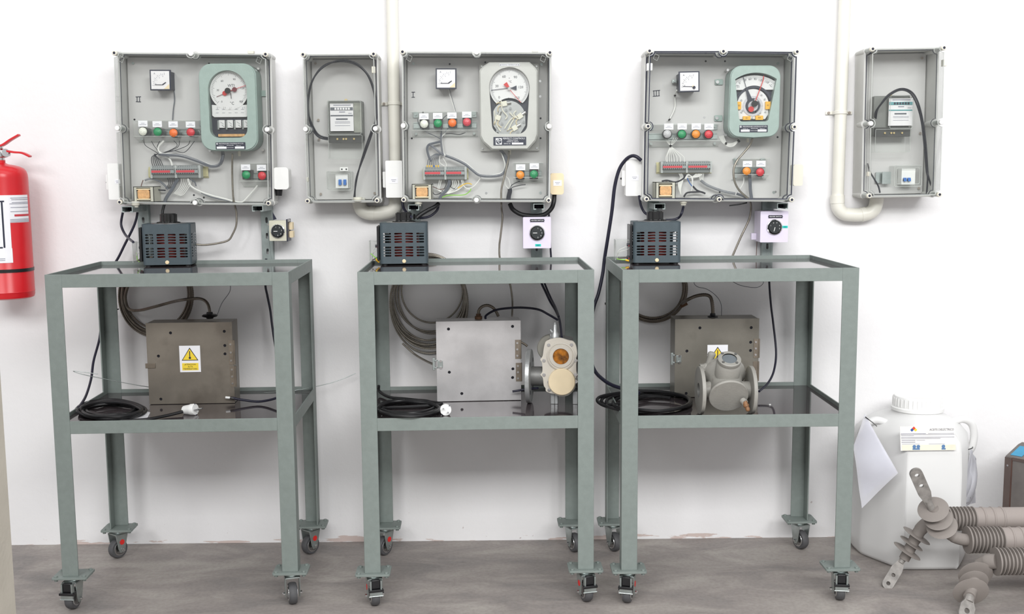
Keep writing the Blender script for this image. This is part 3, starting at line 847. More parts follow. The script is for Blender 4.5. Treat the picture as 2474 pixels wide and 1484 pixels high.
def boxlogo(u, v, r):
    def f(o, k, y):
        PB(0, 0, k).disc(u, v, r, y - .0017, y - .001, 20).build('emblem', PAPER, o)
        PB(0, 0, k).line([(u - r * .45, v + r * .1), (u + r * .3, v - r * .5)], r * .35, y - .0022).line([(u - r * .2, v + r * .5), (u + r * .5, v)], r * .3, y - .0022).build('emblem_stroke', NAVY, o)
    return f
nameplate(t, k, -d, -33.5, 81, 37, 97.5, [('PRECIMEASURE CONTROLS PVT.LTD.', 3.8, 84.3, 2.8, .92), ('BANGALORE', 1, 88.4, 2.0, 1), ('MODEL No.', -20, 89.3, 1.8, 1), ('SERIAL No.', 21, 89.3, 1.8, 1), ('MADE IN INDIA', 1, 93.7, 1.7, 1)], boxlogo(-30, 84.3, 2), [(-31, 91, -8, 96), (12, 91, 34, 96)])
ew = PB(0, 0, k)
for u, v in ((64, -95), (68, 98), (-60, 99)): ew.disc(u, v, 3, -.024, -.006, 12)
ew.build('case_screw', STEEL, t)
MB().cyl((11 * k, -.022, -101 * k), (11 * k, -.022, -113 * k), 3 * k, n=12).build('bottom_gland', OFFW, t)

# box I: grey octagonal case, keyhole window
C2 = (1231, 256.6)
t, k, d = indicator_base(*C2, -.128, 'light grey octagonal temperature indicator with dial and exposed switches in box I')
out = [(-47, -103), (48, -103), (62, -90), (67, -82), (67, 68), (62, 82), (44, 102), (-44, 102), (-64, 84), (-71, 70), (-71, -84), (-62, -94)]
win = arcpts(0, -43, 47.5, -8, 188, 22) + arcpts(-20, 43, 22, 190, 270, 6) + arcpts(20, 43, 22, 270, 350, 6)
body(t, k, d, out, win, GREYP)
bp = PB(0, 0, k).poly(rr(-71.6, -104, 71.6, 104, 3), -.012, -.004, []).disc(-65, -98, 2, -.015, -.012, 10)
bp.build('base_plate', GREYP, t, bevel=.001)
yd = -d + .018
PB(0, 0, k).poly([(p[0] * 1.04, p[1] * 1.02) for p in win], yd + .012, yd + .014).build('backing', NAVY, t)
dl = PB(0, 0, k).poly(arcpts(0, -43, 47, -48, 228, 40) + arcpts(0, 20, 40, 128, 52, 12), yd, yd + .002).build('dial', DIAL, t)
s_ = PB(0, 0, k); ticks(s_, 0, -43, 40, 44.5, 228, -48, 80, yd - .0006, .5, 10)
for tx_, u, v in (('0', -24.5, -21.5), ('30', -29.5, -48), ('60', -12.5, -70), ('90', 14.5, -68.5), ('120', 27, -45), ('150', 18, -20)): s_.tx(tx_, u, v, 6, yd - .0006)
s_.tx('°C', 2, -58, 5, yd - .0006).disc(0, -66.5, .9, yd - .0006, yd, 8).disc(-2, -20, .9, yd - .0006, yd, 8).tx('', -2, -35, 2, yd)
s_.build('dial_marking', INK, dl)
n1 = PB(0, 0, k).line([(17, -45), (-43, -38.5)], 1.2, yd - .005).poly([(3, -43), (15, -48), (17, -49), (17, -38.5), (14, -39)], yd - .006, yd - .004); n1.build('black_needle', NAVY, dl, label='black needle with dark tail')
n2 = PB(0, 0, k).line([(0, -40), (27, -9)], 1.2, yd - .009).poly([(-14, -51), (-6, -57), (0, -46), (-6, -44)], yd - .010, yd - .008); n2.build('red_needle', RED, dl, label='red needle')
PB(0, 0, k).disc(-.5, -41, 3.2, yd - .012, yd - .008, 16).build('hub', STEEL, dl)
# exposed switch mechanism in the lower window
pl = PB(0, 0, k).poly(arcpts(-2, 26, 40, 160, 10, 16) + [(38, 44), (24, 66), (-24, 66), (-39, 44)], yd + .006, yd + .008); o = pl.build('mechanism_plate', STEEL, t)
rs = random.Random(5)
for (u, v, an) in ((-11, -7, 10), (-27, 25, 70), (26, 22, 35), (13, 50, 30)):
    a = R(an)
    sw = PB(0, 0, k); q = lambda x, z: (u + x * math.cos(a) + z * math.sin(a), v - x * math.sin(a) + z * math.cos(a))
    sw.poly([q(-7, -6), q(5, -6), q(5, 6), q(-7, 6)], yd - .004, yd + .006)
    oo = sw.build('mercury_switch', OFFW, t, bevel=.0006)
    g2 = PB(0, 0, k); p0 = q(5, 0); p1 = q(15, 0)
    c0, c1 = g2.q(*p0), g2.q(*p1)
    g2.tube([(c0[0], yd, c0[1]), (c1[0], yd, c1[1])], 4 * k, 10, raw=True)
    g2.build('switch_bulb', STEEL, oo)
    g3 = PB(0, 0, k)
    for j in (-3, 3):
        p0, p1, p2 = q(-7, j), q(-16, j * 1.5), q(-20, j * 3 + 6)
        g3.wire([(*p0, yd), (*p1, yd - .003), (*p2, yd + .003)], 1.2)
    g3.build('switch_lead', CREAM, oo)
g = PB(0, 0, k)
for pts in (((-20, -14), (-17, 8), (-6, 22), (-10, 30)), ((-12, 52), (0, 34), (8, 26)), ((-4, 56), (4, 40), (10, 30)), ((20, 30), (10, 18), (16, 10)), ((-36, 10), (-32, 40), (-22, 58)), ((0, 14), (10, 24), (24, 30))):
    g.wire([(p[0], p[1], yd - .004) for p in pts], 1.5)
g.build('mechanism_lead', OFFW, t)
g = PB(0, 0, k)
for u, v in ((-30, 46), (34, 36), (-18, 40), (2, 4), (12, 16), (-8, 8), (20, 60), (-30, 58)): g.disc(u, v, 3, yd - .004, yd + .006, 12)
g.build('mechanism_screw', CHROME, t)
def pclogo(o, k, y):
    PB(0, 0, k).rect(-33.5, 75, -19, 90, y - .0018, y - .001).build('emblem', PAPER, o)
    e = PB(0, 0, k).disc(-26.2, 82.5, 6.4, y - .0024, y - .0017, 24); e.build('emblem_disc', NAVY, o)
    PB(0, 0, k).tx('P', -28, 81, 8, y - .0028).tx('C', -24, 84.5, 8, y - .0028).build('emblem_letters', PAPER, o)
nameplate(t, k, -d, -39, 72, 39, 92, [('PERFECT CONTROLS', 9.5, 76, 4, 1.0), ('CHENNAI INDIA', 7, 80.2, 2.4, 1), ('MODEL No. SEW-71', 7, 83.7, 2.4, 1), ('SERIAL No.', -6, 88, 2.6, 1)], pclogo, [(5, 85.8, 32, 90)])
o = PB(0, 0, k).rect(-23, -98.5, 24, -93.5, -d - .001, -d, 0).build('title_strip', PAPER, t)
PB(0, 0, k).tx('WINDING TEMPERATURE', 0, -96, 2.5, -d - .0016).disc(-21, -96, 1.1, -d - .002, -d - .001, 10).disc(22, -96, 1.1, -d - .002, -d - .001, 10).build('lettering', INK, o)
g = PB(0, 0, k)
for u, v in ((-66, -98), (66, -97), (66, 98), (-66, 98)): g.disc(u, v, 2.2, -.016, -.010, 12)
g.build('case_screw', STEEL, t)
MB().cyl((0, -.022, -102 * k), (0, -.022, -113 * k), 3 * k, n=12).build('bottom_gland', OFFW, t)

# box III: green case, fan-shaped window
C3 = (1822.5, 245)
t, k, d = indicator_base(*C3, -.128, 'sage-green winding temperature indicator with fan-shaped window in box III')
out = arcpts(34, -56, 28, 0, 90, 8) + arcpts(-30, -56, 28, 90, 180, 8) + arcpts(-34, 57, 27, 180, 262, 8) + [(0, 86)] + arcpts(34, 57, 27, 278, 360, 8)
win = arcpts(3, 21, 88, 56, 124, 14) + [(-36, 40)] + arcpts(-28, 40, 7, 180, 270, 4) + arcpts(28, 40, 7, 270, 360, 4)
body(t, k, d, out, win, SAGE, ears=[(-83, -57, -64, -44), (-83, 29, -64, 43)])
yd = -d + .018
PB(0, 0, k).poly([(p[0] * 1.05, p[1] * 1.03) for p in win], yd + .012, yd + .014).build('backing', NAVY, t)
# white scale band across the top
PB(0, 0, k).poly([(-50, -28), (-50, -62)] + arcpts(2, 30, 92, 122, 58, 12) + [(54, -62), (54, -28), (34, -28)] + arcpts(2, 12, 46, 50, 130, 12)[:0] + arcpts(2, 4, 42, 50, 130, 12) + [(-32, -28)], yd, yd + .002).build('dial', DIAL, t)
s_ = PB(0, 0, k)
ticks(s_, 2, 22, 78, 82, 126, 54, 34, yd - .0006, .5, 5)
for tx_, u, v, a in (('0', -33, -44, 30), ('30', -21, -50, 18), ('60', -8.5, -53, 8), ('90', 4, -53, 0), ('120', 17, -50.5, -10), ('150', 31.5, -46, -24), ('°C', 41, -37, 0)): s_.tx(tx_, u, v, 5.6, yd - .0006, R(a), .9)
s_.tx('WTI', -41, -35.5, 6, yd - .0006)
s_.build('dial_marking', INK, t)
PB(0, 0, k).poly(arcpts(2, 8, 45, 165, 15, 20) + arcpts(2, 8, 40, 15, 165, 20), yd - .001, yd).build('dark_arc', NAVY, t)
o = PB(0, 0, k).poly(arcpts(0, 8, 38, 170, 10, 20) + [(37, 30), (30, 41), (-34, 41), (-40, 30)], yd + .002, yd + .005).build('mechanism_plate', DIAL, t)
g = PB(0, 0, k)
ro = lambda r0, r1, a0, a1: arcpts(0, 10, r1, a0, a1, 20) + arcpts(0, 10, r0, a1, a0, 20)
g.poly(ro(12.5, 17.5, 80, 300), yd - .003, yd + .002).poly(ro(12, 16.5, -70, 45), yd - .003, yd + .002); g.build('cam_ring', NAVY, t)
g = PB(0, 0, k).poly(ro(18.5, 24, 0, 359), yd - .001, yd + .002).disc(1, 10, 12, yd - .002, yd + .002, 24); g.build('scale_ring', pm('ring_grey', (196, 194, 200), .4, .3), t)
PB(0, 0, k).line([(-25, -58), (-9, -4)], 1.3, yd - .004).poly([(-19, -30), (-15, -31), (-3, -6), (-13, -2)], yd - .005, yd - .003).build('black_needle', NAVY, t)
PB(0, 0, k).line([(23, -60), (22, -50), (2, 6)], 2, yd - .008).disc(-6, 18, 6.6, yd - .012, yd - .006).build('red_needle', RED, t, label='red needle with round tail')
PB(0, 0, k).disc(2, 5, 7.2, yd - .016, yd - .006).build('centre_knob', BLACK, t)
for (a, b, c, e, tt) in ((-39, 0, -29, 18, '02'), (29, 0, 41, 18, '01'), (-24, 34, -6, 43, 'K1'), (6, 33, 24, 43, 'K4')):
    oo = PB(0, 0, k).rect(a, b, c, e, yd - .006, yd + .003, 1).build('yellow_cam', pm('cam_yellow', (240, 180, 50), .5), t, bevel=.0005)
    PB(0, 0, k).tx(tt, (a + c) / 2, (b + e) / 2, 3.6, yd - .0066).build('lettering', INK, oo)
g = PB(0, 0, k)
for u, v in ((-24, 20), (20, -16), (18, 26), (-1, 38), (-28, -4), (28, -6), (30, 24), (-27, 24), (14, 30)): g.disc(u, v, 2.1, yd - .002, yd + .004, 10)
g.build('mechanism_screw', STEEL, t)
nameplate(t, k, -d, -34.5, 56, 33, 72.5, [('PRECIMEASURE CONTROLS PVT.LTD.', 2.2, 59.3, 2.8, .90), ('BANGALORE', 1, 63.3, 2.0, 1), ('MODEL No.', -20, 64.4, 1.8, 1), ('SERIAL No.', 20, 64.4, 1.8, 1), ('MADE IN INDIA', 0, 68.7, 1.7, 1)], boxlogo(-31.5, 59.3, 2.2), [(-31, 66, -10, 71), (9, 66, 30, 71)])
g = PB(0, 0, k)
for u, v in ((-57, -77), (58, -77), (53, 75), (-59, 77)): g.disc(u, v, 3, -.034, -.006, 12)
for u in (-79,):
    for v in (-50, 36): g.disc(u + 1, v, 4, -.012, -.004, 12)
g.build('case_screw', STEEL, t)
MB().cyl((-4 * k, -.022, -85 * k), (-4 * k, -.022, -95 * k), 3 * k, n=12).build('bottom_gland', OFFW, t)

# ---------------------------------------------------------------- wires, cables and hoses
WB = pm('wire_black', (34, 35, 44), .5, var=.1)
WG = pm('wire_slate', (96, 100, 108), .5, var=.1)
WW = pm('wire_white', (226, 226, 222), .5, var=.03)
WN = pm('wire_brown', (96, 62, 54), .5)
WY = pm('wire_yellow', (226, 186, 70), .5)
WGR = pm('wire_green', (140, 200, 80), .5)
SLEEVE = clear('clear_sleeve', (120, 124, 134), opac=.55, gloss=1)
HOSE = pm('hose_steel', (148, 142, 132), .38, .75, var=.15, scale=80)
HOSED = pm('hose_dark_steel', (112, 104, 94), .45, .55, var=.2, scale=60)
HOSER = pm('hose_rusty', (96, 68, 46), .6, .2, var=.3, scale=60)
def path(pts, y=None):
    return [P(p[0], p[1], p[2] if len(p) > 2 else y) for p in pts]
def cable(name, label, cat, pts, rpx, mat, y=-.06, group=None, rib=0, step=.0025, n=8, world=None, sub=8):
    w_ = world or path(pts, y)
    k = m(1, w_[0].y)
    b = MB().tube(w_, rpx * k, n, sub, rib=rib, step=step)
    o = b.build(name, mat, sharp=60 if not rib else 80)
    return tag(o, label, cat, group)
def harness(name, label, strands, group=None, y=-.07, cat='wires'):
    """strands: list of (points, radius px, material)"""
    c = P(*strands[0][0][0][:2], y)
    t = thing(name, label, cat, (c.x, YP, c.z), (0, 0, 0), group)
    for s in strands:
        pts, r, mt = s[:3]; nm = s[3] if len(s) > 3 else 'wire'
        b = MB().tube(path(pts, y), r * m(1, y), 6, 6)
        b.build(nm, mt, t, world=True)
    return t
# box II
H = []
for a, b_ in (((347, 340), (352, 352)), ((366, 341), (372, 352)), ((386, 341), (380, 355)), ((420, 340), (428, 352)), ((434, 340), (430, 355)), ((459, 340), (452, 352)), ((470, 341), (446, 368))):
    H.append(([a, b_, (b_[0] * .5 + 195, 364), (384, 372)], .75, WB))
H.append(([(396, 340), (383, 356), (386, 368), (402, 377), (412, 388), (416, 400)], 2.3, WW))
for i in range(6): H.append(([(382 - i * 2, 372), (368 + i * 3, 378 + i), (366 + i * 4.4, 388), (369 + i * 5, 401)], .9, WB))
harness('wire_harness', 'black wires and one white wire between the lamp row and terminal block in box II', H)
harness('wire_harness', 'grey sleeved wires curving from terminal block to the green gauge in box II', [([(384, 372, -.075), (402, 375, -.08), (440, 377, -.08), (480, 390, -.08), (510, 402, -.08), (530, 398, -.08), (538, 380, -.085), (538, 366, -.08)], 4.2, SLEEVE, 'sleeve'),
    ([(384, 373), (430, 377), (480, 391), (512, 402), (531, 397), (538, 372)], 1.2, WG), ([(384, 370), (430, 374), (480, 387), (512, 399), (528, 396), (536, 372)], 1.2, WW)], y=-.08)
H = [([(431, 431), (424, 442), (414, 460), (402, 478), (398, 489)], 4.2, WG, 'cable')]
for i in range(5): H.append(([(405 + i * 5, 430), (408 + i * 4, 444), (400 + i * 3, 456)], .9, WB))
for i in range(6): H.append(([(438 + i * 4.5, 431), (437 + i * 4.6, 445), (430 + i * 3, 458 + i * 2), (420 + i * 3, 468 + i)], .9, WW))
H.append(([(455, 431), (460, 448), (480, 461), (510, 472), (545, 481), (562, 486)], 2.3, WW, 'cable'))
H.append(([(486, 466), (510, 476), (545, 484), (562, 488)], 1.6, WG))
H.append(([(565, 486), (585, 488), (600, 474), (616, 456), (622, 448)], 1.8, WW))
H.append(([(350, 436), (365, 432), (385, 438), (400, 450), (406, 458)], 2.6, SLEEVE, 'sleeve')); H.append(([(346, 435), (342, 446), (340, 456)], 1, WN))
H.append(([(372, 455), (385, 459), (400, 460)], 2.0, WB))
H.append(([(456, 431), (470, 440), (474, 450)], 1.6, WG))
harness('wire_harness', 'white, grey and black wires fanning below the terminal block in box II', H)
harness('wire_harness', 'faint grey lead running down behind the ammeter in box II', [([(420, 215), (422, 240), (419, 265), (417, 292)], 1.4, SLEEVE)], y=-.052)
# box I
H = [([(1083, 215), (1088, 235), (1096, 258), (1101, 275)], .6, WW), ([(1086, 215), (1093, 240), (1099, 262), (1103, 275)], .6, WG)]
harness('wire_harness', 'two thin leads hanging from the ammeter in box I', H)
H = []
H.append(([(1009, 287), (1012, 300), (1028, 318), (1050, 328), (1064, 336)], 1, WG))
H.append(([(1125, 320), (1110, 325), (1090, 323), (1070, 324)], 1, WB)); H.append(([(1080, 278), (1068, 292), (1067, 330)], 1.1, WG)); H.append(([(1088, 306), (1076, 318), (1068, 334)], 1, WG))
H.append(([(1076, 322), (1068, 330), (1068, 345), (1072, 370), (1076, 376)], 1.6, WW)); H.append(([(1066, 322), (1066, 345), (1070, 374)], 3.0, SLEEVE, 'sleeve'))
H.append(([(1065, 342), (1048, 346), (1036, 350), (1032, 360), (1036, 378), (1042, 390)], 3.0, WG)); H.append(([(1036, 348), (1050, 358), (1062, 368), (1072, 376)], 3.2, SLEEVE, 'sleeve'))
for i in range(6): H.append(([(1066, 373), (1052 + i * 1.5, 372 + i), (1036 + i * 4.4, 384), (1032 + i * 5.4, 400)], .8, WG))
for i in range(6): H.append(([(1032 + i * 5.4, 399, -.075), (1032.4 + i * 5.4, 404, -.075)], 1.7, WY if i != 3 else pm('wire_blue', (60, 100, 160), .5), 'ferrule'))
H.append(([(1063, 378), (1062, 392), (1074, 402)], .8, WW)); H.append(([(1070, 382), (1078, 395), (1078, 402)], .8, WW))
harness('wire_harness', 'grey bundled wires dropping from the lamp row to the terminal block in box I', H)
harness('wire_harness', 'long sleeved wire bundle sagging across to the grey gauge in box I', [([(1076, 376), (1100, 385), (1122, 396), (1142, 412), (1160, 424), (1190, 426), (1212, 422), (1222, 408), (1226, 392), (1220, 375), (1208, 362)], 3.8, SLEEVE, 'sleeve'),
    ([(1076, 377), (1122, 397), (1160, 425), (1208, 424), (1224, 400), (1212, 366)], 1.3, WG), ([(1078, 374), (1124, 393), (1162, 422), (1208, 419), (1220, 400), (1210, 366)], 1.3, WW)], y=-.08)
H = [([(1086, 434), (1084, 448), (1078, 460), (1068, 470), (1062, 480)], 4, WG, 'cable')]
for i in range(4): H.append(([(1076 + i * 4, 434), (1078 + i * 4, 446), (1072 + i * 3, 458)], 1, WB))
for i, x in enumerate((1062, 1066, 1092, 1096, 1100, 1106, 1114, 1118)): H.append(([(x, 434), (x + (2 if i > 1 else -2), 446), (x - 4 - i, 459), (1076 + i, 468)], .9, WW))
H.append(([(1116, 434), (1118, 446), (1128, 455), (1142, 452), (1154, 440), (1162, 428)], 1.2, WW))
H.append(([(1106, 455), (1120, 446), (1132, 443), (1140, 446)], 1.5, WY)); H.append(([(1068, 477), (1085, 472), (1120, 471), (1134, 463), (1138, 456)], 1.3, WGR))
H.append(([(1043, 450), (1055, 455), (1062, 458), (1074, 456)], 1, WN)); H.append(([(1043, 460), (1050, 470), (1062, 468), (1070, 460)], 1, WB)); H.append(([(1086, 434), (1086, 446), (1092, 454), (1100, 457)], 1.1, WB))
harness('wire_harness', 'white, yellow and green wires bunched below the terminal block in box I', H)
harness('wire_harness', 'taped black wires leaving the orange and green lamps in box I', [([(1228, 489), (1229, 475), (1232, 462), (1231, 456)], 6, WB, 'sleeve'), ([(1231, 458), (1236, 448), (1244, 443), (1256, 438)], 1, WB), ([(1231, 458), (1240, 452), (1256, 448), (1270, 446)], 1, WB), ([(1231, 458), (1222, 448), (1220, 436), (1216, 424)], .9, WW), ([(1233, 456), (1232, 444), (1228, 432), (1219, 424)], .9, WW)])
# box III
harness('wire_harness', 'white lead with black ties below the ammeter in box III', [([(1635, 218, -.10), (1632, 226, -.08), (1630.5, 232, -.06), (1631, 255, -.055), (1627, 270, -.055), (1619, 286, -.055)], 1.7, WW), ([(1630.5, 229, -.066), (1631, 233, -.066)], 3, BLACK, 'tie'), ([(1616, 288, -.06), (1618, 291, -.06)], 3, BLACK, 'tie')], y=-.06)
H = [([(1618, 351, -.085), (1622, 354, -.085)], 3, BLACK, 'tie')]
for p in ((1608, 336), (1612, 338), (1616, 336), (1628, 333), (1634, 332), (1640, 330)): H.append(([p, (p[0] * .5 + 809, 345), (1620, 352)], .9, WW))
for i, x in enumerate((1609, 1612, 1617, 1622, 1628, 1635, 1643, 1652)): H.append(([(1620, 353), (1620 + (x - 1620) * .5, 366), (x, 380), (x + 1, 391)], .9, WW))
harness('wire_harness', 'fan of white wires tied under the lamp row in box III', H, y=-.08)
H = [([(1753, 349, -.09), (1755, 344, -.09)], 2.6, BLACK, 'tie'), ([(1782, 338, -.09), (1787, 343, -.09)], 2.8, BLACK, 'tie')]
for i in range(4): H.append(([(1738 + i * 3, 330 - i), (1744 + i * 2.5, 342 - i), (1757, 353 - i * 2), (1772, 353 - i * 2.5), (1783, 341 - i), (1786, 332)], 1, WW))
harness('wire_harness', 'short loop of white wires from lamp row to the green gauge in box III', H, y=-.085)
H = []
for i in range(6): H.append(([(1682 + i * 3, 420), (1670 + i * 3, 428), (1650 + i, 430), (1639 + i * 2, 440), (1640 + i, 456), (1645, 470)], .9, WW))
for i in range(3): H.append(([(1640 + i * 3, 419), (1644 + i * 3, 428), (1640 + i * 2, 436)], .9, WW))
for i in range(4): H.append(([(1654 + i * 2, 432), (1662, 421 + i), (1670 + i, 428), (1673, 445), (1670, 462), (1662, 470)], .9, WW))
for i in range(4): H.append(([(1688 + i * 4, 419), (1690 + i * 3, 428), (1692 + i * 2, 436)], .9, WW))
H.append(([(1693, 436), (1706, 446), (1726, 455), (1750, 463), (1776, 468)], 3.6, SLEEVE, 'sleeve')); H.append(([(1693, 437), (1726, 456), (1776, 469)], 1.4, WW))
H.append(([(1599, 438), (1612, 436), (1632, 440), (1650, 432), (1656, 422)], 2.2, WB)); H.append(([(1660, 430), (1666, 442), (1672, 450)], 1.3, pm('wire_blue', (60, 100, 160), .5)))
H.append(([(1674, 450), (1684, 460), (1700, 466), (1704, 468)], 2.4, WB)); H.append(([(1652, 476), (1660, 466), (1680, 464), (1695, 464), (1704, 468)], 2.3, WB))
H.append(([(1606, 452), (1610, 436), (1615, 452)], .9, WN))
harness('wire_harness', 'white wires, blue wire and black cable under the terminal block in box III', H)
harness('wire_harness', 'dark grey sleeve running down from the amber and red lamps in box III', [([(1811, 420), (1812, 440), (1813, 460), (1816, 481)], 4, WG, 'sleeve'), ([(1780, 468), (1796, 474), (1812, 482)], 3.4, WG, 'sleeve'), ([(1797, 428), (1796, 442), (1788, 456)], 1, WW)])

# flexible metal hoses from the gauges
cable('flexible_hose', 'thin copper-toned metal hose dropping from green gauge in box II towards the left variable transformer', 'hose', [(561.5, 372, -.10), (561, 420, -.085), (563, 470, -.08), (566, 492, -.07), (569, 503, -.07), (571.6, 520, -.07), (570.5, 545, -.07), (562, 566, -.07), (551, 581, -.07), (523, 588.5, -.075), (492.7, 592, -.08), (474, 590.5, -.085), (462, 588, -.09)], 2.7, HOSE, rib=.22, group=None)
cable('flexible_hose', 'grey ribbed metal hose hanging from box I down behind the middle cart', 'hose', [(1229.7, 366, -.10), (1228, 385, -.09), (1219.5, 423.4, -.09), (1211.6, 457, -.09), (1211, 487, -.085), (1211.6, 503, -.06), (1213.9, 527.5, -.05), (1209.3, 570.5, -.05), (1206.5, 595, -.05), (1208, 625, -.05), (1222, 660, -.05), (1233, 690, -.05), (1238, 730, -.05), (1237, 764, -.08)], 2.7, HOSE, rib=.22)
cable('flexible_hose', 'curving ribbed metal hose leaving the green gauge in box III', 'hose', [(1817.8, 334, -.11), (1811.7, 350.8, -.10), (1793.5, 373, -.10), (1781, 388, -.105), (1772.9, 408, -.108), (1774.2, 436, -.108), (1786, 460, -.10), (1808.9, 482, -.08), (1814.4, 500, -.06), (1809.9, 530, -.05), (1789.3, 574, -.05), (1771.8, 614, -.05), (1760, 640, -.05)], 2.9, HOSE, rib=.22)

# ---------------------------------------------------------------- strut channels under the boxes
def strut(u, v0, v1, label, w_=.0355):
    a = P(u, v0, -.02); b = P(u, v1, -.02); cx = (a.x + b.x) / 2
    t = thing('strut_channel', label, 'steel channel', (cx, -.011, b.z), (0, 0, 0), 'strut channels on the wall')
    h_ = a.z - b.z
    hs = []; z = .03
    while z < h_ - .02:
        hs.append(rrect(.007, .018, .0034, 4, 0, z)); z += .05
    f = MB().prism([(-w_ / 2, 0), (w_ / 2, 0), (w_ / 2, h_), (-w_ / 2, h_)], -.011, -.009, hs)
    f.box(-w_ / 2, -w_ / 2 + .002, -.009, .010, 0, h_).box(w_ / 2 - .002, w_ / 2, -.009, .010, 0, h_)
    f.build('channel', GALV, t, bevel=.0006)
    return t
strut(348.5, 480, 668, 'left galvanised strut channel below box II, behind the left slotted transformer')
strut(645.7, 480, 668, 'right galvanised strut channel below box II, beside the bare dial')
strut(1002, 480, 660, 'galvanised strut channel below box I, behind the middle slotted transformer')
strut(1296.5, 480, 660, 'galvanised strut channel below box I, behind the lilac switch box')
strut(1578, 480, 650, 'galvanised strut channel below box III, behind the right slotted transformer')
strut(1854, 480, 655, 'galvanised strut channel below box III, behind the lilac switch box')
def arm(u, v, label, yaw_=0):
    """cantilever channel end under a box: C section open downwards"""
    yf = -.150
    c = P(u, v, yf); w_, h_ = .0335, .018
    t = thing('support_arm', label, 'steel channel', (c.x, -.002, c.z), (0, 0, R(yaw_)), 'support arms under the boxes')
    s = [(-w_ / 2, h_ / 2), (w_ / 2, h_ / 2), (w_ / 2, -h_ / 2), (w_ / 2 - .008, -h_ / 2), (w_ / 2 - .008, -h_ / 2 + .003), (w_ / 2 - .0022, -h_ / 2 + .003), (w_ / 2 - .0022, h_ / 2 - .0022), (-w_ / 2 + .0022, h_ / 2 - .0022), (-w_ / 2 + .0022, -h_ / 2 + .003), (-w_ / 2 + .008, -h_ / 2 + .003), (-w_ / 2 + .008, -h_ / 2), (-w_ / 2, -h_ / 2)]
    MB().prism(s, yf + .002, 0).build('channel', GALV, t)
    MB().box(-w_ / 2 + .003, w_ / 2 - .003, yf + .05, yf + .052, -h_ / 2 + .002, h_ / 2 - .003).build('channel_shade_sheet', HOLE, t)  # added dark sheet, paints the shade inside the open channel end
    return t
arm(307, 506, 'support arm under the left end of box II'); arm(622, 504, 'support arm under the right end of box II')
arm(999, 501.5, 'support arm under the left end of box I'); arm(1302, 499.5, 'support arm under the right end of box I')
arm(1594, 499, 'support arm under the left end of box III'); arm(1891, 498, 'support arm under the right end of box III', 0)
# cable glands below the big boxes
def gland(u, v, y, label, r=9, h=10, mt=OFFW):
    k = m(1, y); c = P(u, v, y)
    o = MB().cyl(c + Vector((0, 0, h * k / 2)), c - Vector((0, 0, h * k / 2)), r * k, n=20).cyl(c - Vector((0, 0, h * k / 2)), c - Vector((0, 0, h * k)), r * k * .75, n=6).build('cable_gland', mt)
    return tag(o, label, 'cable gland', 'white cable glands')
gland(327.5, 491, -.12, 'white cable gland at the lower left of box II')
gland(1011, 488, -.12, 'white cable gland at the lower left of box I')
gland(1651, 486, -.12, 'white cable gland under box III, by the black cable')
gland(864.5, 480, -.10, 'white cable gland at the foot of the left meter box', 11, 7)

# ---------------------------------------------------------------- white connection boxes at the sides of the enclosures
def sidebox(u0, v0, u1, v1, y0, label, mat=WHITEP, r=3, lab=None, tabs=0, h=.045, yf=-.10):
    k = m(1, yf); cu, cv = (u0 + u1) / 2, (v0 + v1) / 2; c = P(cu, cv, yf)
    t = thing('connection_box', label, 'junction box', (c.x, yf + h, c.z), (0, 0, 0), None)
    b = PB(0, 0, k); a, g = (u1 - u0) / 2, (v1 - v0) / 2
    b.rect(-a, -g, a, g, -h, 0, r)
    b.build('box_body', mat, t, bevel=.0012)
    if tabs:
        s = tabs
        PB(0, 0, k).rect(min(s * a, s * (a + 8)), -g + 26, max(s * a, s * (a + 8)), g - 24, -h * .7, -.004, 2).build('side_latch', mat, t, bevel=.001)
        PB(0, 0, k).disc(s * (a + 9), 2, 2.5, -h * .5, -h * .5 + .006, 12).build('latch_pin', BLACK, t)
    if lab:
        x, y, w_, hh = lab
        o = PB(0, 0, k).rect(x - w_, y - hh, x + w_, y + hh, -h - .0008, -h).build('label_card', PAPER, t)
        PB(0, 0, k).line([(x - w_ * .6, y - 1.5), (x + w_ * .6, y - 1.5)], 1, -h - .0012).line([(x - w_ * .4, y + 2), (x + w_ * .4, y + 2)], 1, -h - .0012).build('printed_line', INKG, o)
    # stub that joins the enclosure
    return t
sidebox(261, 396, 288, 482, 0, 'white connection box half hidden at the left edge of box II', lab=(9, 0, 6, 5), tabs=-1, yf=-.10)
sidebox(660, 405, 697, 457.5, 0, 'rounded white connection box at the right of box II', r=8, lab=None)
sidebox(932, 389, 972, 477, 0, 'white connection box between the left meter box and box I', lab=(-1, 3, 10, 7), tabs=-1)
sidebox(1330, 419, 1362, 470, 0, 'cream connection box at the right of box I', mat=CREAM, r=6, lab=(1, -2, 10, 6.5))
sidebox(1512, 386, 1556, 473, 0, 'white connection box at the left of box III', lab=(-1, 0, 10, 7), tabs=-1)
sidebox(1917, 398, 1940, 449, 0, 'narrow white connection box at the right of box III', r=5, mat=OFFW)
o = MB().cyl(P(673.5, 458, -.08), P(673.5, 473, -.08), .012, .010, 10); tag(o.build('cable_gland', BLACK), 'black cable gland under the rounded white connection box', 'cable gland')

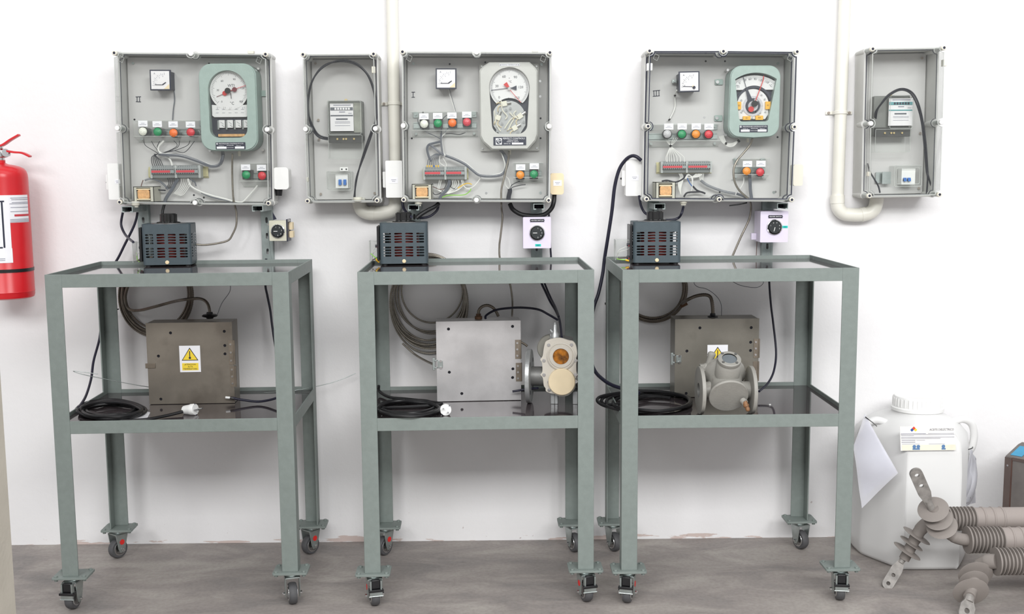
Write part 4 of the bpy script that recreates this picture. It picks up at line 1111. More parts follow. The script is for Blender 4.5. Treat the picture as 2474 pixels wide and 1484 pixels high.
# ---------------------------------------------------------------- electricity meters and breakers
def meter(c4, label, mirror=1, card=None, body_=None, bc=None, teal=False, y0=-.022):
    yf = -.085; k = m(1, yf); (u0, v0, u1, v1) = body_; cu, cv = (u0 + u1) / 2, (v0 + v1) / 2; c = P(cu, cv, yf); d = -yf + y0
    t = thing('electricity_meter', label, 'electricity meter', (c.x, y0, c.z), (0, 0, 0), 'electricity meters')
    a, h = (u1 - u0) / 2, (v1 - v0) / 2
    PB(0, 0, k).rect(-a, -h, a, h * .42, -.03, -.001, 4).build('base', pm('meter_base', (120, 122, 118), .5), t, bevel=.001)
    PB(0, 0, k).rect(-a + 2, h * .12, a - 1, h * .45, -.045, -.03, 2).build('terminal_base', pm('meter_dark', (62, 62, 60), .5, var=.2), t, bevel=.001)
    q = [(x - cu, z - cv) for x, z in ((card[0], card[1]), (card[2], card[3]))]
    PB(0, 0, k).rect(q[1][0], -h + 5, a - 3, h * .1, -.035, -.03, 2).build('coil_housing', pm('meter_mid', (150, 152, 142), .5, var=.2), t)
    o = PB(0, 0, k).rect(q[0][0], q[0][1], q[1][0], q[1][1], -.041, -.039).build('register_card', DIAL, t)
    w_ = q[1][0] - q[0][0]; xm = (q[0][0] + q[1][0]) / 2
    s = PB(0, 0, k); s.rect(q[0][0] + 1, q[0][1] + 9, q[1][0] - 1, q[0][1] + 16, -.0425, -.041); ob = s.build('register_window', pm('meter_teal', (96, 156, 160), .4) if teal else WG, o)
    s = PB(0, 0, k)
    for i in range(6): s.rect(xm - w_ * .3 + i * w_ * .115, q[0][1] + 10, xm - w_ * .3 + i * w_ * .115 + w_ * .08, q[0][1] + 15, -.0432, -.0425)
    s.build('register_digit', DIAL if not teal else NAVY, o)
    s = PB(0, 0, k); s.rect(q[0][0] + 1, q[0][1] + 27, q[1][0] - 1, q[0][1] + 30, -.042, -.041); s.build('stripe', pm('meter_teal', (96, 156, 160), .4) if teal else WG, o)
    s = PB(0, 0, k).rect(xm - w_ * .25, q[0][1] + 35, xm + w_ * .25, q[0][1] + 38.5, -.042, -.041); s.build('disc_slot', WG, o)
    s = PB(0, 0, k)
    s.line([(q[0][0] + w_ * .15, q[0][1] + 4), (q[1][0] - w_ * .1, q[0][1] + 4)], 1.6, -.042)
    s.line([(xm - 6, q[0][1] + 20), (xm + 8, q[0][1] + 20)], 2, -.042).line([(q[1][0] - 12, q[0][1] + 23), (q[1][0] - 4, q[0][1] + 23)], 1, -.042)
    for j in (43, 46, 52): s.line([(q[0][0] + w_ * .2, q[0][1] + j), (q[1][0] - w_ * .15, q[0][1] + j)], .7, -.042)
    s.build('printed_line', INKG, o)
    PB(0, 0, k).rect(q[0][0] - 4, -h, a - 1, h * .18, -.063, -.030, 4).build('clear_hood', COVER, t)
    PB(0, 0, k).rect(-a + 1, h * .18, a, h, -.047, -.002, 2).build('terminal_cover', COVER, t)
    e = PB(0, 0, k)
    e.tube([Vector((x, -.0475, z)) for x, z in rrect(2 * a * k * .96, h * .8 * k, 2 * k, 3, 0, -h * .59 * k)], .0008, 5, raw=True, closed=True)
    e.tube([Vector((x, -.0635, z)) for x, z in rrect((a - q[0][0]) * k, h * 1.16 * k, 4 * k, 4, (a + q[0][0] - 4) / 2 * k, h * .41 * k)], .0008, 5, raw=True, closed=True)
    e.build('cover_edge', CLEARW, t)
    g = PB(0, 0, k)
    for x in (-.45, -.1, .05, .5): g.disc(x * a, h * .32, 2.3, -.049, -.045, 12)
    g.disc(0, -h - 2, 4, -.012, -.002, 14)
    g.build('terminal_screw', pm('brass_screw', (196, 176, 130), .35, .7), t)
    return t
meter(None, 'grey electricity meter with a white register card in the left meter box', card=(796.5, 251, 852, 316), body_=(790, 244.7, 873.8, 381.3))
meter(None, 'dark-based electricity meter with a teal-striped card in the right meter box', card=(2152, 238, 2209, 303), body_=(2119, 232, 2206, 366), teal=True)
def breaker(u0, v0, u1, v1, tg, label, br=None, y0=-.022):
    yf = -.072; k = m(1, yf); cu, cv = (u0 + u1) / 2, (v0 + v1) / 2; c = P(cu, cv, yf)
    t = thing('breaker_box', label, 'circuit breaker', (c.x, y0, c.z), (0, 0, 0), 'small breaker boxes')
    a, h = (u1 - u0) / 2, (v1 - v0) / 2
    PB(0, 0, k).rect(-a * .35, -h + 8, a * .65, h - 4, -.036, -.001, 1).build('breaker_body', WHITEP, t, bevel=.0008)
    for x in tg[0]: PB(0, 0, k).rect(x - cu - 3.4, tg[1] - cv, x - cu + 3.4, tg[2] - cv, -.044, -.036, 1).rect(x - cu - 3.4, tg[2] - cv - 5, x - cu + 3.4, tg[2] - cv, -.046, -.036).build('breaker_toggle', pm('toggle_blue', (44, 110, 190), .4), t, bevel=.0006)
    PB(0, 0, k).rect(-a, -h, a, h, -.050, 0, 3).build('clear_cover', COVER, t)
    e = PB(0, 0, k)
    e.tube([Vector((x, -.0502, z)) for x, z in rrect(2 * a * k, 2 * h * k, 3 * k, 4)], .0009, 5, raw=True, closed=True)
    e.tube([Vector((x, -.0504, z)) for x, z in rrect(1.72 * a * k, 1.55 * h * k, 4 * k, 4)], .0009, 5, raw=True, closed=True)
    e.build('cover_edge', CLEARW, t)
    if br:
        PB(0, 0, k).rect(br[0] - cu, br[1] - cv, br[2] - cu, br[3] - cv, -.006, -.001).rect(br[0] - cu + 12, br[1] - cv - 1, br[2] - cu, br[3] - cv + 2, -.02, -.018).build('steel_bracket', ZINC, t)
    return t
breaker(790, 414, 849, 459, ((820.5, 832), 434, 447), 'small clear breaker box with two bright blue toggles in the left meter box')
breaker(2161, 400, 2226.5, 450, ((2189, 2199), 429.5, 438), 'small clear breaker box on a steel bracket in the right meter box', (2128, 416, 2161, 442))
o = PB(831.5, 409, m(1, -.04)); c = P(831.5, 409, -.04)
o.rect(822, 404, 841, 413, -.004, 0); o.v = [p + c for p in o.v]
t = tag(o.build('terminal_plate', WHITEP), 'small white plate with two holes above the left breaker box', 'plate')
h_ = PB(831.5, 409, m(1, -.045)); h_.disc(826.5, 409, 1.8, -.0052, -.004, 10).disc(837, 409, 1.8, -.0052, -.004, 10); h_.v = [p + c for p in h_.v]; h_.build('plate_hole', HOLE, t, world=True)
plate_m = lambda E, pts: [MB().cyl(P(u, v, -.025), P(u, v, -.023), .004, n=12).build('plate_screw', pm('screw_brown', (150, 140, 130), .5), E[0], world=True) for u, v in pts]
plate_m(EM1, [(769, 290), (771, 337), (775, 469), (762, 153), (905, 467)]); plate_m(EM2, [(2228, 140), (2223.5, 322), (2220, 455)])
# cable loops in the meter boxes
t = thing('cable_loop', 'big black cable loop in the left meter box', 'cable', P(857, 480, -.06))
L1 = [(815, 339, -.06), (772.8, 332.7, -.07), (753.6, 308.4, -.08), (745.8, 275, -.085), (746, 235.6, -.085), (756, 193, -.085), (782, 159, -.085), (821.4, 148.6, -.085), (857.8, 155, -.085), (884, 176, -.085), (898, 205, -.085), (906, 240, -.085), (907, 285, -.085), (899, 322, -.08), (882, 371, -.075), (861, 430, -.065), (857.2, 480, -.05)]
L2 = [(820, 336, -.06), (775, 329, -.07), (756, 305, -.08), (744, 270, -.088), (744, 238, -.088), (754, 196, -.088), (780, 163, -.088), (821, 145.6, -.088), (859, 152, -.088), (887, 178, -.088), (901, 207, -.088), (908, 240, -.088), (909, 285, -.088), (896, 320, -.08), (880, 366, -.075), (866, 415, -.065), (859, 450, -.06), (855, 480, -.05)]
for L in (L1, L2): MB().tube(path(L), .0026, 8, 6).build('strand', WB, t, world=True)
t = thing('cable_loop', 'black cable arching over the meter in the right meter box', 'cable', P(2240, 466, -.06))
L1 = [(2114, 285, -.05), (2116, 270, -.07), (2127.8, 252, -.09), (2146.8, 228.8, -.10), (2175.3, 214.6, -.10), (2200.7, 221, -.10), (2217, 245, -.10), (2229, 290, -.09), (2237, 350, -.085), (2241, 410, -.08), (2243.4, 428, -.08), (2254.5, 464.7, -.07)]
L2 = [(2116, 287, -.05), (2120, 265, -.07), (2132, 248, -.09), (2148, 231, -.102), (2175, 217.6, -.102), (2199, 225, -.102), (2214, 250, -.102), (2226, 292, -.092), (2233, 350, -.085), (2238, 410, -.08), (2241, 430, -.08), (2238.7, 468, -.07)]
L3 = [(2096, 395, -.03), (2102, 415, -.04), (2113, 434, -.05), (2122, 450, -.05), (2126, 466, -.05)]
for L in (L1, L2, L3): MB().tube(path(L), .0026, 8, 6).build('strand', WB, t, world=True)

# ---------------------------------------------------------------- white pipes
def pipe(name, label, run, clampv, elbow, r=.0185):
    """run: centre line pixels on the wall plane"""
    y = -.026
    t = thing('conduit_pipe', label, 'pipe', P(run[-1][0], run[-1][1], y), (0, 0, 0), None)
    MB().tube([P(u, v, y) for u, v in run], r, 24, raw=True).build('pipe', PVC, t, world=True)
    ew = [P(u, v, y) for u, v in elbow]
    MB().tube(ew, r * 1.16, 24, 8).build('elbow_run', PVC, t, world=True)
    for (u, v, ax) in ((elbow[0][0], elbow[0][1], 'v'),):
        MB().cyl(P(u, v - 16, y), P(u, v + 3, y), r * 1.22, n=24).build('coupling', PVC, t, world=True)
    a = elbow[len(elbow) // 2]; b_ = elbow[len(elbow) // 2 + 1]
    MB().cyl(P(a[0], a[1], y), P(a[0] * .45 + b_[0] * .55, a[1] * .45 + b_[1] * .55, y), r * 1.24, n=24).build('coupling', PVC, t, world=True)
    # saddle clamp
    import bisect
    (u0, v0), (u1, v1) = run[0], run[-1]
    uc = u0 + (u1 - u0) * (clampv - v0) / (v1 - v0); c = P(uc, clampv, y)
    s = [(c.x + (r + .0025) * math.cos(R(a_)), c.y - (r + .0025) * math.sin(R(a_))) for a_ in range(0, 181, 12)]
    inn = [(c.x + r * math.cos(R(a_)), c.y - r * math.sin(R(a_))) for a_ in range(180, -1, -12)]
    k_ = .042
    lp = [(c.x + k_, -.006)] + [(c.x + r + .0025, -.006)] + s + [(c.x - r - .0025, -.006), (c.x - k_, -.006), (c.x - k_, -.002), (c.x - r, -.002)] + inn + [(c.x + r, -.002), (c.x + k_, -.002)]
    o = MB().prism(lp, c.z - .005, c.z + .005, ax='z').build('pipe_clamp', PVC, t, world=True, bevel=.0006)
    for sx in (-1, 1): MB().cyl((c.x + sx * .033, -.010, c.z), (c.x + sx * .033, -.002, c.z), .0042, n=12).build('clamp_screw', pm('screw_brown', (150, 140, 130), .5), t, world=True)
    return t
pipe('p', 'warm white conduit pipe passing between the left meter box and box I', [(927.5, -1100), (955.5, 470)], 250, [(956, 476), (955, 496), (946, 509), (928, 514), (905, 516), (885, 514), (873, 506), (868, 492), (866, 480)])
pipe('p', 'white conduit pipe looping under the far right meter box', [(2081.5, -1100), (2023.5, 488)], 272, [(2023, 488), (2026, 504), (2038, 516), (2056, 519), (2080, 519), (2100, 515), (2112, 505), (2117, 490), (2118, 478)])

# ---------------------------------------------------------------- black cables on the wall
DK = pm('cable_navy_black', (30, 30, 48), .45, var=.1)
C_ = cable
YQ = PZ(566, 975, ZL).y - .014
C_('black_cable', 'thick black cable arching over the white connection box left of box III, then between carts', 'cable', [(1549, 388, -.12), (1538, 379, -.12), (1526, 377, -.11), (1511, 387, -.10), (1496, 410, -.09), (1485, 451.7, -.08), (1478, 512.8, -.07), (1468, 578, -.06), (1461, 622, -.05), (1456, 662, -.05), (1446, 708.5, -.06), (1434, 745, -.08), (1426, 800, -.12), (1428, 862, -.16), (1437, 896, -.22), (1458, 918, -.28), (1482, 932, -.32), (1520, 943, -.36), (1545, 950, -.38)], 4.3, DK)
C_('black_cable', 'short black cable from white connection box to the right slotted transformer', 'cable', [(1544, 472, -.10), (1548, 495, -.10), (1556, 512, -.10), (1566, 520, -.11), (1572, 524, -.11)], 3, DK)
C_('black_cable', 'black cable hanging from box III gland onto the right slotted transformer', 'cable', [(1651, 500, -.12), (1647, 515, -.14), (1640, 526, -.125), (1626, 531, -.125), (1608, 532, -.13)], 3, DK)
C_('black_cable', 'black cable from box II curving left then under the left cart top', 'cable', [(332, 513, -.06), (329, 530, -.06), (320.9, 552, -.06), (300.7, 592.5, -.06), (284.5, 625, -.06), (262, 660, -.06), (247, 690, -.06), (245, 740, -.07), (244, 780, -.07), (240, 820, -.08), (226, 873, -.14), (220, 916, -.20), (207, 958, -.30), (190, 985, -.40)], 3.0, DK)
C_('black_cable', 'black cable looping from box II to the clear terminal cover of the left slotted transformer', 'cable', [(296.6, 513.7, -.06), (292.6, 542, -.06), (300.7, 564, -.08), (312, 577, -.14), (322, 585, -.22)], 3.0, DK)
C_('black_cable', 'black cable running down from box II behind the round knob of the left slotted transformer', 'cable', [(397, 494, -.10), (393, 510, -.11), (391.5, 530, -.12), (393, 545, -.13)], 3.4, BLKRUB)
C_('black_cable', 'thick black cable swinging in an arc below box I to the cream connection box', 'cable', [(1232, 493, -.10), (1240, 507, -.09), (1262, 519, -.09), (1297, 522, -.09), (1318, 517, -.09), (1332, 504, -.09), (1338, 488, -.09), (1339.5, 470, -.08)], 5.5, BLKRUB)
C_('black_cable', 'thin black cable dropping from the arc beside the lilac switch box of box I', 'cable', [(1326, 512, -.07), (1328, 560, -.05), (1330, 600, -.05), (1332, 630, -.05)], 2.3, DK)
C_('black_cable', 'taped black cable sloping from box I to the middle slotted transformer', 'cable', [(1060, 492, -.11), (1050, 500, -.12), (1034, 508, -.125), (1016, 519, -.13), (1006, 527, -.135)], 5.0, BLKRUB)
C_('black_cable', 'curved black cable looping under box I beside the taped one', 'cable', [(1059.5, 492, -.08), (1056, 508, -.09), (1040, 522, -.10), (1022, 526.5, -.11), (1008, 525, -.12)], 3.0, DK)
C_('black_cable', 'short black cable curving down at the lower left corner of box I', 'cable', [(972, 488, -.08), (975, 503, -.09), (984, 515, -.12), (994, 524, -.18)], 3.2, DK)
C_('black_cable', 'pair of black cables hanging behind the middle cart to the silver relay', 'cable', [(1306, 640, -.06), (1306, 676, -.06), (1318, 705, -.07), (1330, 730, -.08), (1343, 752, -.12), (1352, 775, -.2), (1357, 815, -.33)], 2.8, DK)
C_('black_cable', 'second black cable tied alongside behind the middle cart, ending above the relay valve', 'cable', [(1313, 640, -.06), (1314, 676, -.06), (1322, 700, -.07), (1332, 722, -.08), (1342, 742, -.12), (1350, 765, -.2)], 2.4, DK)
C_('black_cable', 'black cable arching from the relay to the top of the bright steel box', 'cable', [(1347, 773, -.22), (1325, 760, -.24), (1300, 748, -.24), (1262, 743.5, -.22), (1225, 745, -.22), (1196, 750, -.24), (1175, 762, -.26), (1173, 770, -.27)], 2.8, DK)
C_('black_cable', 'black cable hanging behind the left cart near its right post', 'cable', [(643, 625, -.05), (641, 685, -.05), (646, 715, -.05), (653, 750, -.05), (658, 790, -.06), (668, 850, -.09), (688, 920, -.20), (680, 955, -.30), (632, 970, YQ), (586, 966.5, YQ), (562, 961.5, YQ)], 2.8, DK)
C_('black_cable', 'black cable hanging at the back of the right cart down to its lower shelf', 'cable', [(1858, 640, -.05), (1859, 690, -.06), (1863, 740, -.07), (1868, 780, -.08), (1875, 850, -.11), (1870, 895, -.15), (1856, 925, -.22), (1834, 946, -.28)], 2.6, DK)
C_('black_cable', 'short grey-black cable end poking out behind the silver flange', 'cable', [(1238, 946, -.30), (1252, 944, -.30), (1268, 941, -.30), (1300, 938, -.32)], 2.8, DK)
C_('thin_wire', 'hair-thin wire bending down to the brown steel box from the left cart top', 'wire', [(557, 660, -.06), (556.5, 684, -.06), (555, 705, -.08), (536, 733, -.12), (524, 764, -.17)], .7, WG)
C_('thin_wire', 'hair-thin wire looping under the right cart top down to its steel box', 'wire', [(1690, 668, -.06), (1677, 682, -.06), (1685, 693, -.07), (1708, 699, -.08), (1730, 715, -.10), (1742, 735, -.13), (1743, 764, -.18)], .7, WG)
C_('thin_wire', 'hair-thin wire sagging in a shallow loop under the right cart top', 'wire', [(1740, 673, -.06), (1764, 678, -.06), (1790, 690, -.06), (1826, 695, -.06), (1843, 686, -.06), (1845, 670, -.06)], .7, WG)
C_('thin_wire', 'hair-thin red-brown wire below the lilac switch box of box III', 'wire', [(1829, 582, -.04), (1828, 600, -.04), (1826.5, 630, -.04)], .8, WN)
C_('thin_wire', 'long stiff pale wire with a bent left tip crossing behind the brown steel box', 'wire', None, .9, ZINC, world=[P(236, 904, -.30), P(205, 900, -.3), P(177, 897, -.3), P(200, 905, -.29), P(254, 916, -.26), P(356, 934.8, -.20), P(460, 945, -.125), P(570, 953, -.12), P(640, 949, -.12), P(710, 944, -.12), P(790, 928, -.07), P(830, 915, -.05), P(860, 902, -.04)])
C_('cable_tie', 'black tie strung from the back post of the left cart to the hose coil', 'cable tie', [(243, 757, -.06), (262, 752, -.05), (287, 747, -.045)], 1.4, BLACK)
C_('cable_tie', 'black wire tie strung from the right cart post to its hose coil', 'cable tie', [(1498, 729, -.05), (1480, 737, -.06), (1464, 736, -.07), (1463, 731, -.07)], 1.6, BLACK)
C_('cable_tie', 'stub of black strap poking out below box III', 'cable tie', [(1762, 497, -.12), (1785, 494, -.12), (1805, 490, -.12)], 1.6, BLACK)
t = thing('plug_end', 'small white-tipped cable end on the left cart shelf by the brown steel box', 'connector', P(555, 961, YQ))
MB().tube([P(545, 960.5, YQ), P(556, 961.5, YQ)], .0036, 8).build('white_tip', WHITEP, t, world=True)
MB().tube([P(556, 961.5, YQ), P(565, 963, YQ)], .0042, 8).build('boot', BLACK, t, world=True)

# ---------------------------------------------------------------- coils of ribbed hose behind the carts
def coil(label, loops, y, r, mat, tail=None, head=None, name='hose_coil'):
    pts = []; rs = random.Random(len(loops) * 7)
    if head: pts += [P(*h) for h in head]
    for i, (cu, cv, ru, rv) in enumerate(loops):
        for j in range(14):
            a = 2 * PI * j / 14 + PI / 2
            nx = loops[min(i + 1, len(loops) - 1)]; f = j / 14
            C0 = [(1 - f) * x + f * z for x, z in zip((cu, cv, ru, rv), nx)]
            pts.append(P(C0[0] - C0[2] * math.cos(a), C0[1] - C0[3] * math.sin(a), y - (i % 4) * r * 2.1 - .001 * math.sin(a * 2 + i) - r))
    if tail: pts += [P(*h) for h in tail]
    o = MB().tube(pts, r, 6, 5, rib=.2, step=.0032).build(name, mat, sharp=80)
    return tag(o, label, 'hose')
coil('dark ribbed metal hose coiled behind the left cart', [(376, 716, 91, 101), (377, 714, 86, 97), (375, 717, 89, 99), (378, 713, 82, 92), (375, 712, 80, 88), (377, 716, 87, 95), (379, 710, 76, 84)], -.008, .0037, HOSED)
coil('large tangled coil of ribbed metal hose behind the middle cart', [(1036, 738, 95, 124), (1036, 730, 93, 116), (1034, 724, 90, 108), (1038, 716, 86, 98), (1036, 733, 94, 120), (1032, 720, 88, 92), (1040, 708, 80, 82), (1037, 742, 92, 112), (1034, 728, 93, 104), (1044, 702, 74, 78)], -.008, .0034, HOSE)
coil('dark ribbed metal hose coiled behind the right cart, left of its steel box', [(1577, 698, 84, 83), (1577, 697, 80, 79), (1576, 699, 82, 81), (1578, 696, 76, 74), (1576, 695, 73, 71), (1578, 698, 78, 77)], -.008, .0037, HOSED)
t = thing('pipe_ferrule', 'small brown ferrule hanging at the hose coil of the right cart', 'fitting', P(1652, 738, -.04))
MB().tube([P(1644, 741, -.045), P(1660, 733, -.045)], .0058, 10).build('ferrule_body', HOSER, t, world=True)

# ---------------------------------------------------------------- variable transformers on the cart tops
SLATE = pm('slate_enamel', (68, 80, 86), .45, var=.05, scale=80, bump=.1, bscale=300)
CORE = pm('winding_core', (110, 34, 28), .5, var=.4, scale=60)
def variac(u, vb, rz, label, style):
    c = PZ(u, vb, ZS + .004); k = m(1, c.y)
    W_, D_, H_ = 115 * k, .104, 97 * k
    ca, sa = math.cos(R(rz)), math.sin(R(rz))
    loc = Vector((c.x - sa * D_ / 2, c.y + ca * D_ / 2, ZS))
    t = thing('variable_transformer', label, 'transformer', loc, (0, 0, R(rz)), 'slotted variable transformers')
    z0 = .005; hw, hd = W_ / 2, D_ / 2
    def slots(cols, w_):
        hs = []
        for x in cols:
            for zi in range(8):
                zc = z0 + H_ * (.745 - .068 * zi - (.068 if zi > 3 else 0))
                hs.append(rrect(w_, 4.2 * k, 1.9 * k, 3, x, zc))
        return hs
    rr_ = .010
    fr = MB().prism([(-hw + rr_, z0), (hw - rr_, z0), (hw - rr_, z0 + H_), (-hw + rr_, z0 + H_)], -hd, -hd + .0015, slots([W_ * (-.345 + .23 * i) for i in range(4)], 18.5 * k))
    for s in (-1, 1):
        a, b = sorted((s * hw, s * (hw - .0015)))
        fr.prism([(-hd + rr_, z0), (hd - rr_, z0), (hd - rr_, z0 + H_), (-hd + rr_, z0 + H_)], a, b, slots([-.03, 0, .03], .019), ax='x')
        loops = []
        cx, cy = s * (hw - rr_), -hd + rr_
        q = [(cx + s * rr_ * math.sin(R(a_)), cy - rr_ * math.cos(R(a_))) for a_ in range(0, 91, 15)]
        qi = [(cx + s * (rr_ - .0015) * math.sin(R(a_)), cy - (rr_ - .0015) * math.cos(R(a_))) for a_ in range(90, -1, -15)]
        fr.prism(q + qi, z0, z0 + H_, ax='z')
    fr.box(-hw + rr_, hw - rr_, hd - .0015, hd, z0, z0 + H_)
    fr.build('slotted_case', SLATE, t)
    MB().prism(rrect(W_ - .001, D_ - .001, rr_, 4), z0 + H_, z0 + H_ + .0015, ax='z').build('top_plate', SLATE, t, bevel=.0005)
    MB().prism(rrect(W_ - .004, D_ - .004, rr_, 4), z0 - .001, z0 + .001, ax='z').build('base_plate', BLACK, t)
    MB().lathe([(.018, 0), (hd * .80, 0), (hd * .88, .008), (hd * .88, H_ * .72), (hd * .7, H_ * .8), (.018, H_ * .8)], (0, 0, z0 + .004), (0, 0, 1), 40).build('winding', CORE, t)
    MB().box(-hw + .012, hw - .012, -.002, .002, z0 + H_ * .72, z0 + H_ * .9).build('brush_yoke', ZINC, t)
    kx = (8 if rz > 6 else -1) * k * .6
    MB().lathe([(42 * k, 0), (42 * k, .0012)], (kx, 0, z0 + H_ + .0015), (0, 0, 1), 48).build('dial_plate', STEEL, t)
    kn = []
    for i in range(72):
        a = 2 * PI * i / 72; r_ = (20.5 - 3.0 * max(0, math.cos(a * 6)) ** 2) * k
        kn.append((kx + r_ * math.cos(a), r_ * math.sin(a)))
    zk = z0 + H_ + .0027
    kb = MB().lathe([(29 * k, 0), (27 * k, .003), (22 * k, .0045)], (kx, 0, zk), (0, 0, 1), 40)
    kb.prism(kn, zk + .004, zk + .004 + 18 * k, ax='z'); kb.cyl((kx, 0, zk + 18 * k), (kx, 0, zk + .005 + 19 * k), 17.5 * k, n=32)
    kb.build('knob', pm('bakelite', (30, 30, 30), .2, var=.3, scale=40), t, bevel=.0007)
    MB().lathe([(4.7 * k, 0), (4.5 * k, .003), (2.5 * k, .0042), (2.3 * k, .0032), (0, .0032)], (0 * k, -hd, z0 + 6 * k), (0, -1, 0), 20).build('case_screw', CREAM, t)
    for sx in (-1, 1):
        for sy in (-1, 1): MB().cyl((sx * (hw - .014), sy * (hd - .014), 0), (sx * (hw - .014), sy * (hd - .014), z0), .008, n=16).build('foot', BLACK, t)
    # terminal side
    xl = -hw
    MB().box(xl - .009, xl - .002, -hd + .006, hd - .006, z0 + .010, z0 + H_ * .93).build('terminal_panel', BLACK, t, bevel=.001)
    zc0, zc1 = z0 + .006, z0 + H_ * .55
    wc = {1: .024, 2: .024, 3: .040}[style]
    x0, x1 = xl - .010 - wc, xl - .010
    cb = MB()
    cb.box(x0, x0 + .0012, -.026, .034, zc0, zc1).box(x0, x1, -.026, -.0248, zc0, zc1).box(x0, x1, .0328, .034, zc0, zc1).box(x0, x1, -.026, .034, zc1, zc1 + .0012)
    cb.build('clear_terminal_cover', COVER, t)
    e = MB()
    e.tube([(x0, -.026, zc0), (x0, -.026, zc1), (x1, -.026, zc1)], .0008, 5, raw=True); e.tube([(x0, .034, zc0), (x0, .034, zc1), (x0, -.026, zc1)], .0008, 5, raw=True)
    e.build('cover_edge', CLEARW, t)
    wi = [WW, WW, WN]
    for i, (za, yb_, mt) in enumerate(((.050, -.014, WW), (.040, -.010, WW), (.018, -.012, WN), (.012, -.008, WW))):
        MB().tube([(x1 + .003, yb_, z0 + za), (x1 - .008, yb_ - .004, z0 + za - .004), (x0 + .010, yb_, z0 + za - .016 + i * .004), (x0 + .006, yb_ + .01, z0 + .010)], .0012, 6).build('lead', mt, t)
    for za in (.052, .014):
        MB().cyl((x1 - .006, -.018, z0 + za), (x1 + .002, -.018, z0 + za), .0045, n=8).build('terminal_post', DK, t)
        MB().cyl((x1 - .001, -.020, z0 + za - .003), (x1 + .002, -.020, z0 + za - .003), .003, n=8).build('red_lug', TRED, t)
    if style > 1:
        MB().tube([(x0 + .004, -.02, z0 + .030 if style == 2 else z0 + .010), (x0 + .014, -.024, z0 + .021 if style == 2 else z0 + .008), (x1, -.028, z0 + .014 if style == 2 else z0 + .006)], .0017, 6).build('earth_wire', WGR, t)
        a_ = (x1 - .004, -.030, z0 + .013) if style == 2 else (x1 - .010, -.030, z0 + .007)
        MB().cyl(a_, (a_[0] + .010, -.032, a_[2] - (.010 if style == 2 else .003)), .0032, .0026, 10).build('yellow_lug', pm('lug_yellow', (240, 184, 30), .4), t)
    else:
        MB().tube([(x0 + .008, -.01, z0 + .036), (x0 + .010, -.012, z0 + .016), (x0 + .016, -.014, z0 + .008), (x0 + .022, -.014, z0 + .012)], .0013, 6).build('earth_wire', WGR, t)
    return t
variac(404.5, 641, 6, 'slotted slate-grey variable transformer with black knob on the left cart', 1)
variac(976.5, 638, 3, 'slotted slate-grey variable transformer with black knob on the middle cart', 2)
variac(1587, 635.5, -1, 'slotted slate-grey variable transformer with black knob on the right cart', 3)

# ---------------------------------------------------------------- thermostat dials and heater switch boxes
LILAC = pm('lilac_enamel', (222, 214, 232), .45, var=.02)
def dial(t, k, y, u, v, r, rot, marks):
    MB().lathe([(r * 1.0 * k, 0), (r * k, .002), (r * .95 * k, .005), (r * .86 * k, .006), (r * .80 * k, .0045), (r * .80 * k, 0)], (u * k, y, -v * k), (0, -1, 0), 40).build('chrome_ring', CHROME, t)
    c = PB(0, 0, k); c.disc(u, v, r * .79, y - .010, y, 40, r2=r * .76)
    o = c.build('dial_knob', pm('dial_black', (38, 42, 44), .4), t, bevel=.0006)
    s = PB(0, 0, k); yy = y - .0108
    s.line([(u, v), (u + r * .52 * math.cos(R(rot)), v - r * .52 * math.sin(R(rot)))], 1.3, yy)
    for i, a in enumerate(marks): s.tx('012345'[i + 1], u + r * .58 * math.cos(R(a)), v - r * .58 * math.sin(R(a)), 3.2, yy)
    s.build('dial_marking', WHITEP, o)
def heater(u0, v0, u1, v1, du, dv, rot, marks, su, sv, tape, label, yf=-.115, side=0):
    cu, cv = (u0 + u1) / 2, (v0 + v1) / 2; c = P(cu, cv, yf); k = m(1, yf)
    t = thing('heater_switch', label, 'switch box', (c.x, -.033, c.z), (0, 0, 0), 'lilac heater switch boxes'); d = -yf - .033
    a, h = (u1 - u0) / 2, (v1 - v0) / 2
    PB(0, 0, k).rect(-a, -h, a, h, -d, 0, 2).build('case', LILAC, t, bevel=.0012)
    dial(t, k, -d, du - cu, dv - cv, 19.3, rot, marks)
    x, z = su - cu, sv - cv
    o = PB(0, 0, k).poly([(x - 17.5, z - 3.6), (x + 17.5, z - 3.6), (x + 15, z), (x + 17.5, z + 3.6), (x - 17.5, z + 3.6), (x - 15, z)], -d - .001, -d).build('nameplate', pm('plate_black', (20, 18, 34), .4), t)
    PB(0, 0, k).tx('HEATER SWITCH', x, z, 3.0, -d - .0014, 0, .95).build('lettering', PAPER, o)
    for s in (-1, 1): PB(0, 0, k).disc(x + s * 16.5, z, 1.3, -d - .0015, -d, 10).build('rivet', INK, t)
    o = PB(0, 0, k).rect(tape[0] - cu, tape[1] - cv, tape[2] - cu, tape[3] - cv, -d - .0008, -d).build('green_tape', pm('tape_teal', (30, 196, 180), .4), t)
    PB(0, 0, k).line([(tape[0] + 3 - cu, (tape[1] + tape[3]) / 2 - cv), (tape[2] - 3 - cu, (tape[1] + tape[3]) / 2 - cv)], 1.8, -d - .0014).build('printed_line', pm('tape_ink', (10, 120, 130), .5), o)
    if side: PB(0, 0, k).rect(-a - 12, h - 20, -a, h - 4, -.03, -.012).build('side_tab', LILAC, t, bevel=.0006)
    return t
heater(1264, 525, 1331, 600, 1297.6, 562.6, 180, (80, 38, 0, -38, -80), 1298, 533.2, (1293, 589.7, 1306.7, 595.4), 'lilac heater switch box with green tape below its dial, under box I')
heater(1837, 511, 1904, 585.5, 1870.7, 548.8, 255, (160, 112, 70, 20, -18), 1873, 523.8, (1890.5, 545.8, 1903, 551.4), 'lilac heater switch box with green tape right of its dial, under box III', side=1)
yf = -.10; c = P(671.7, 557.5, yf); k = m(1, yf)
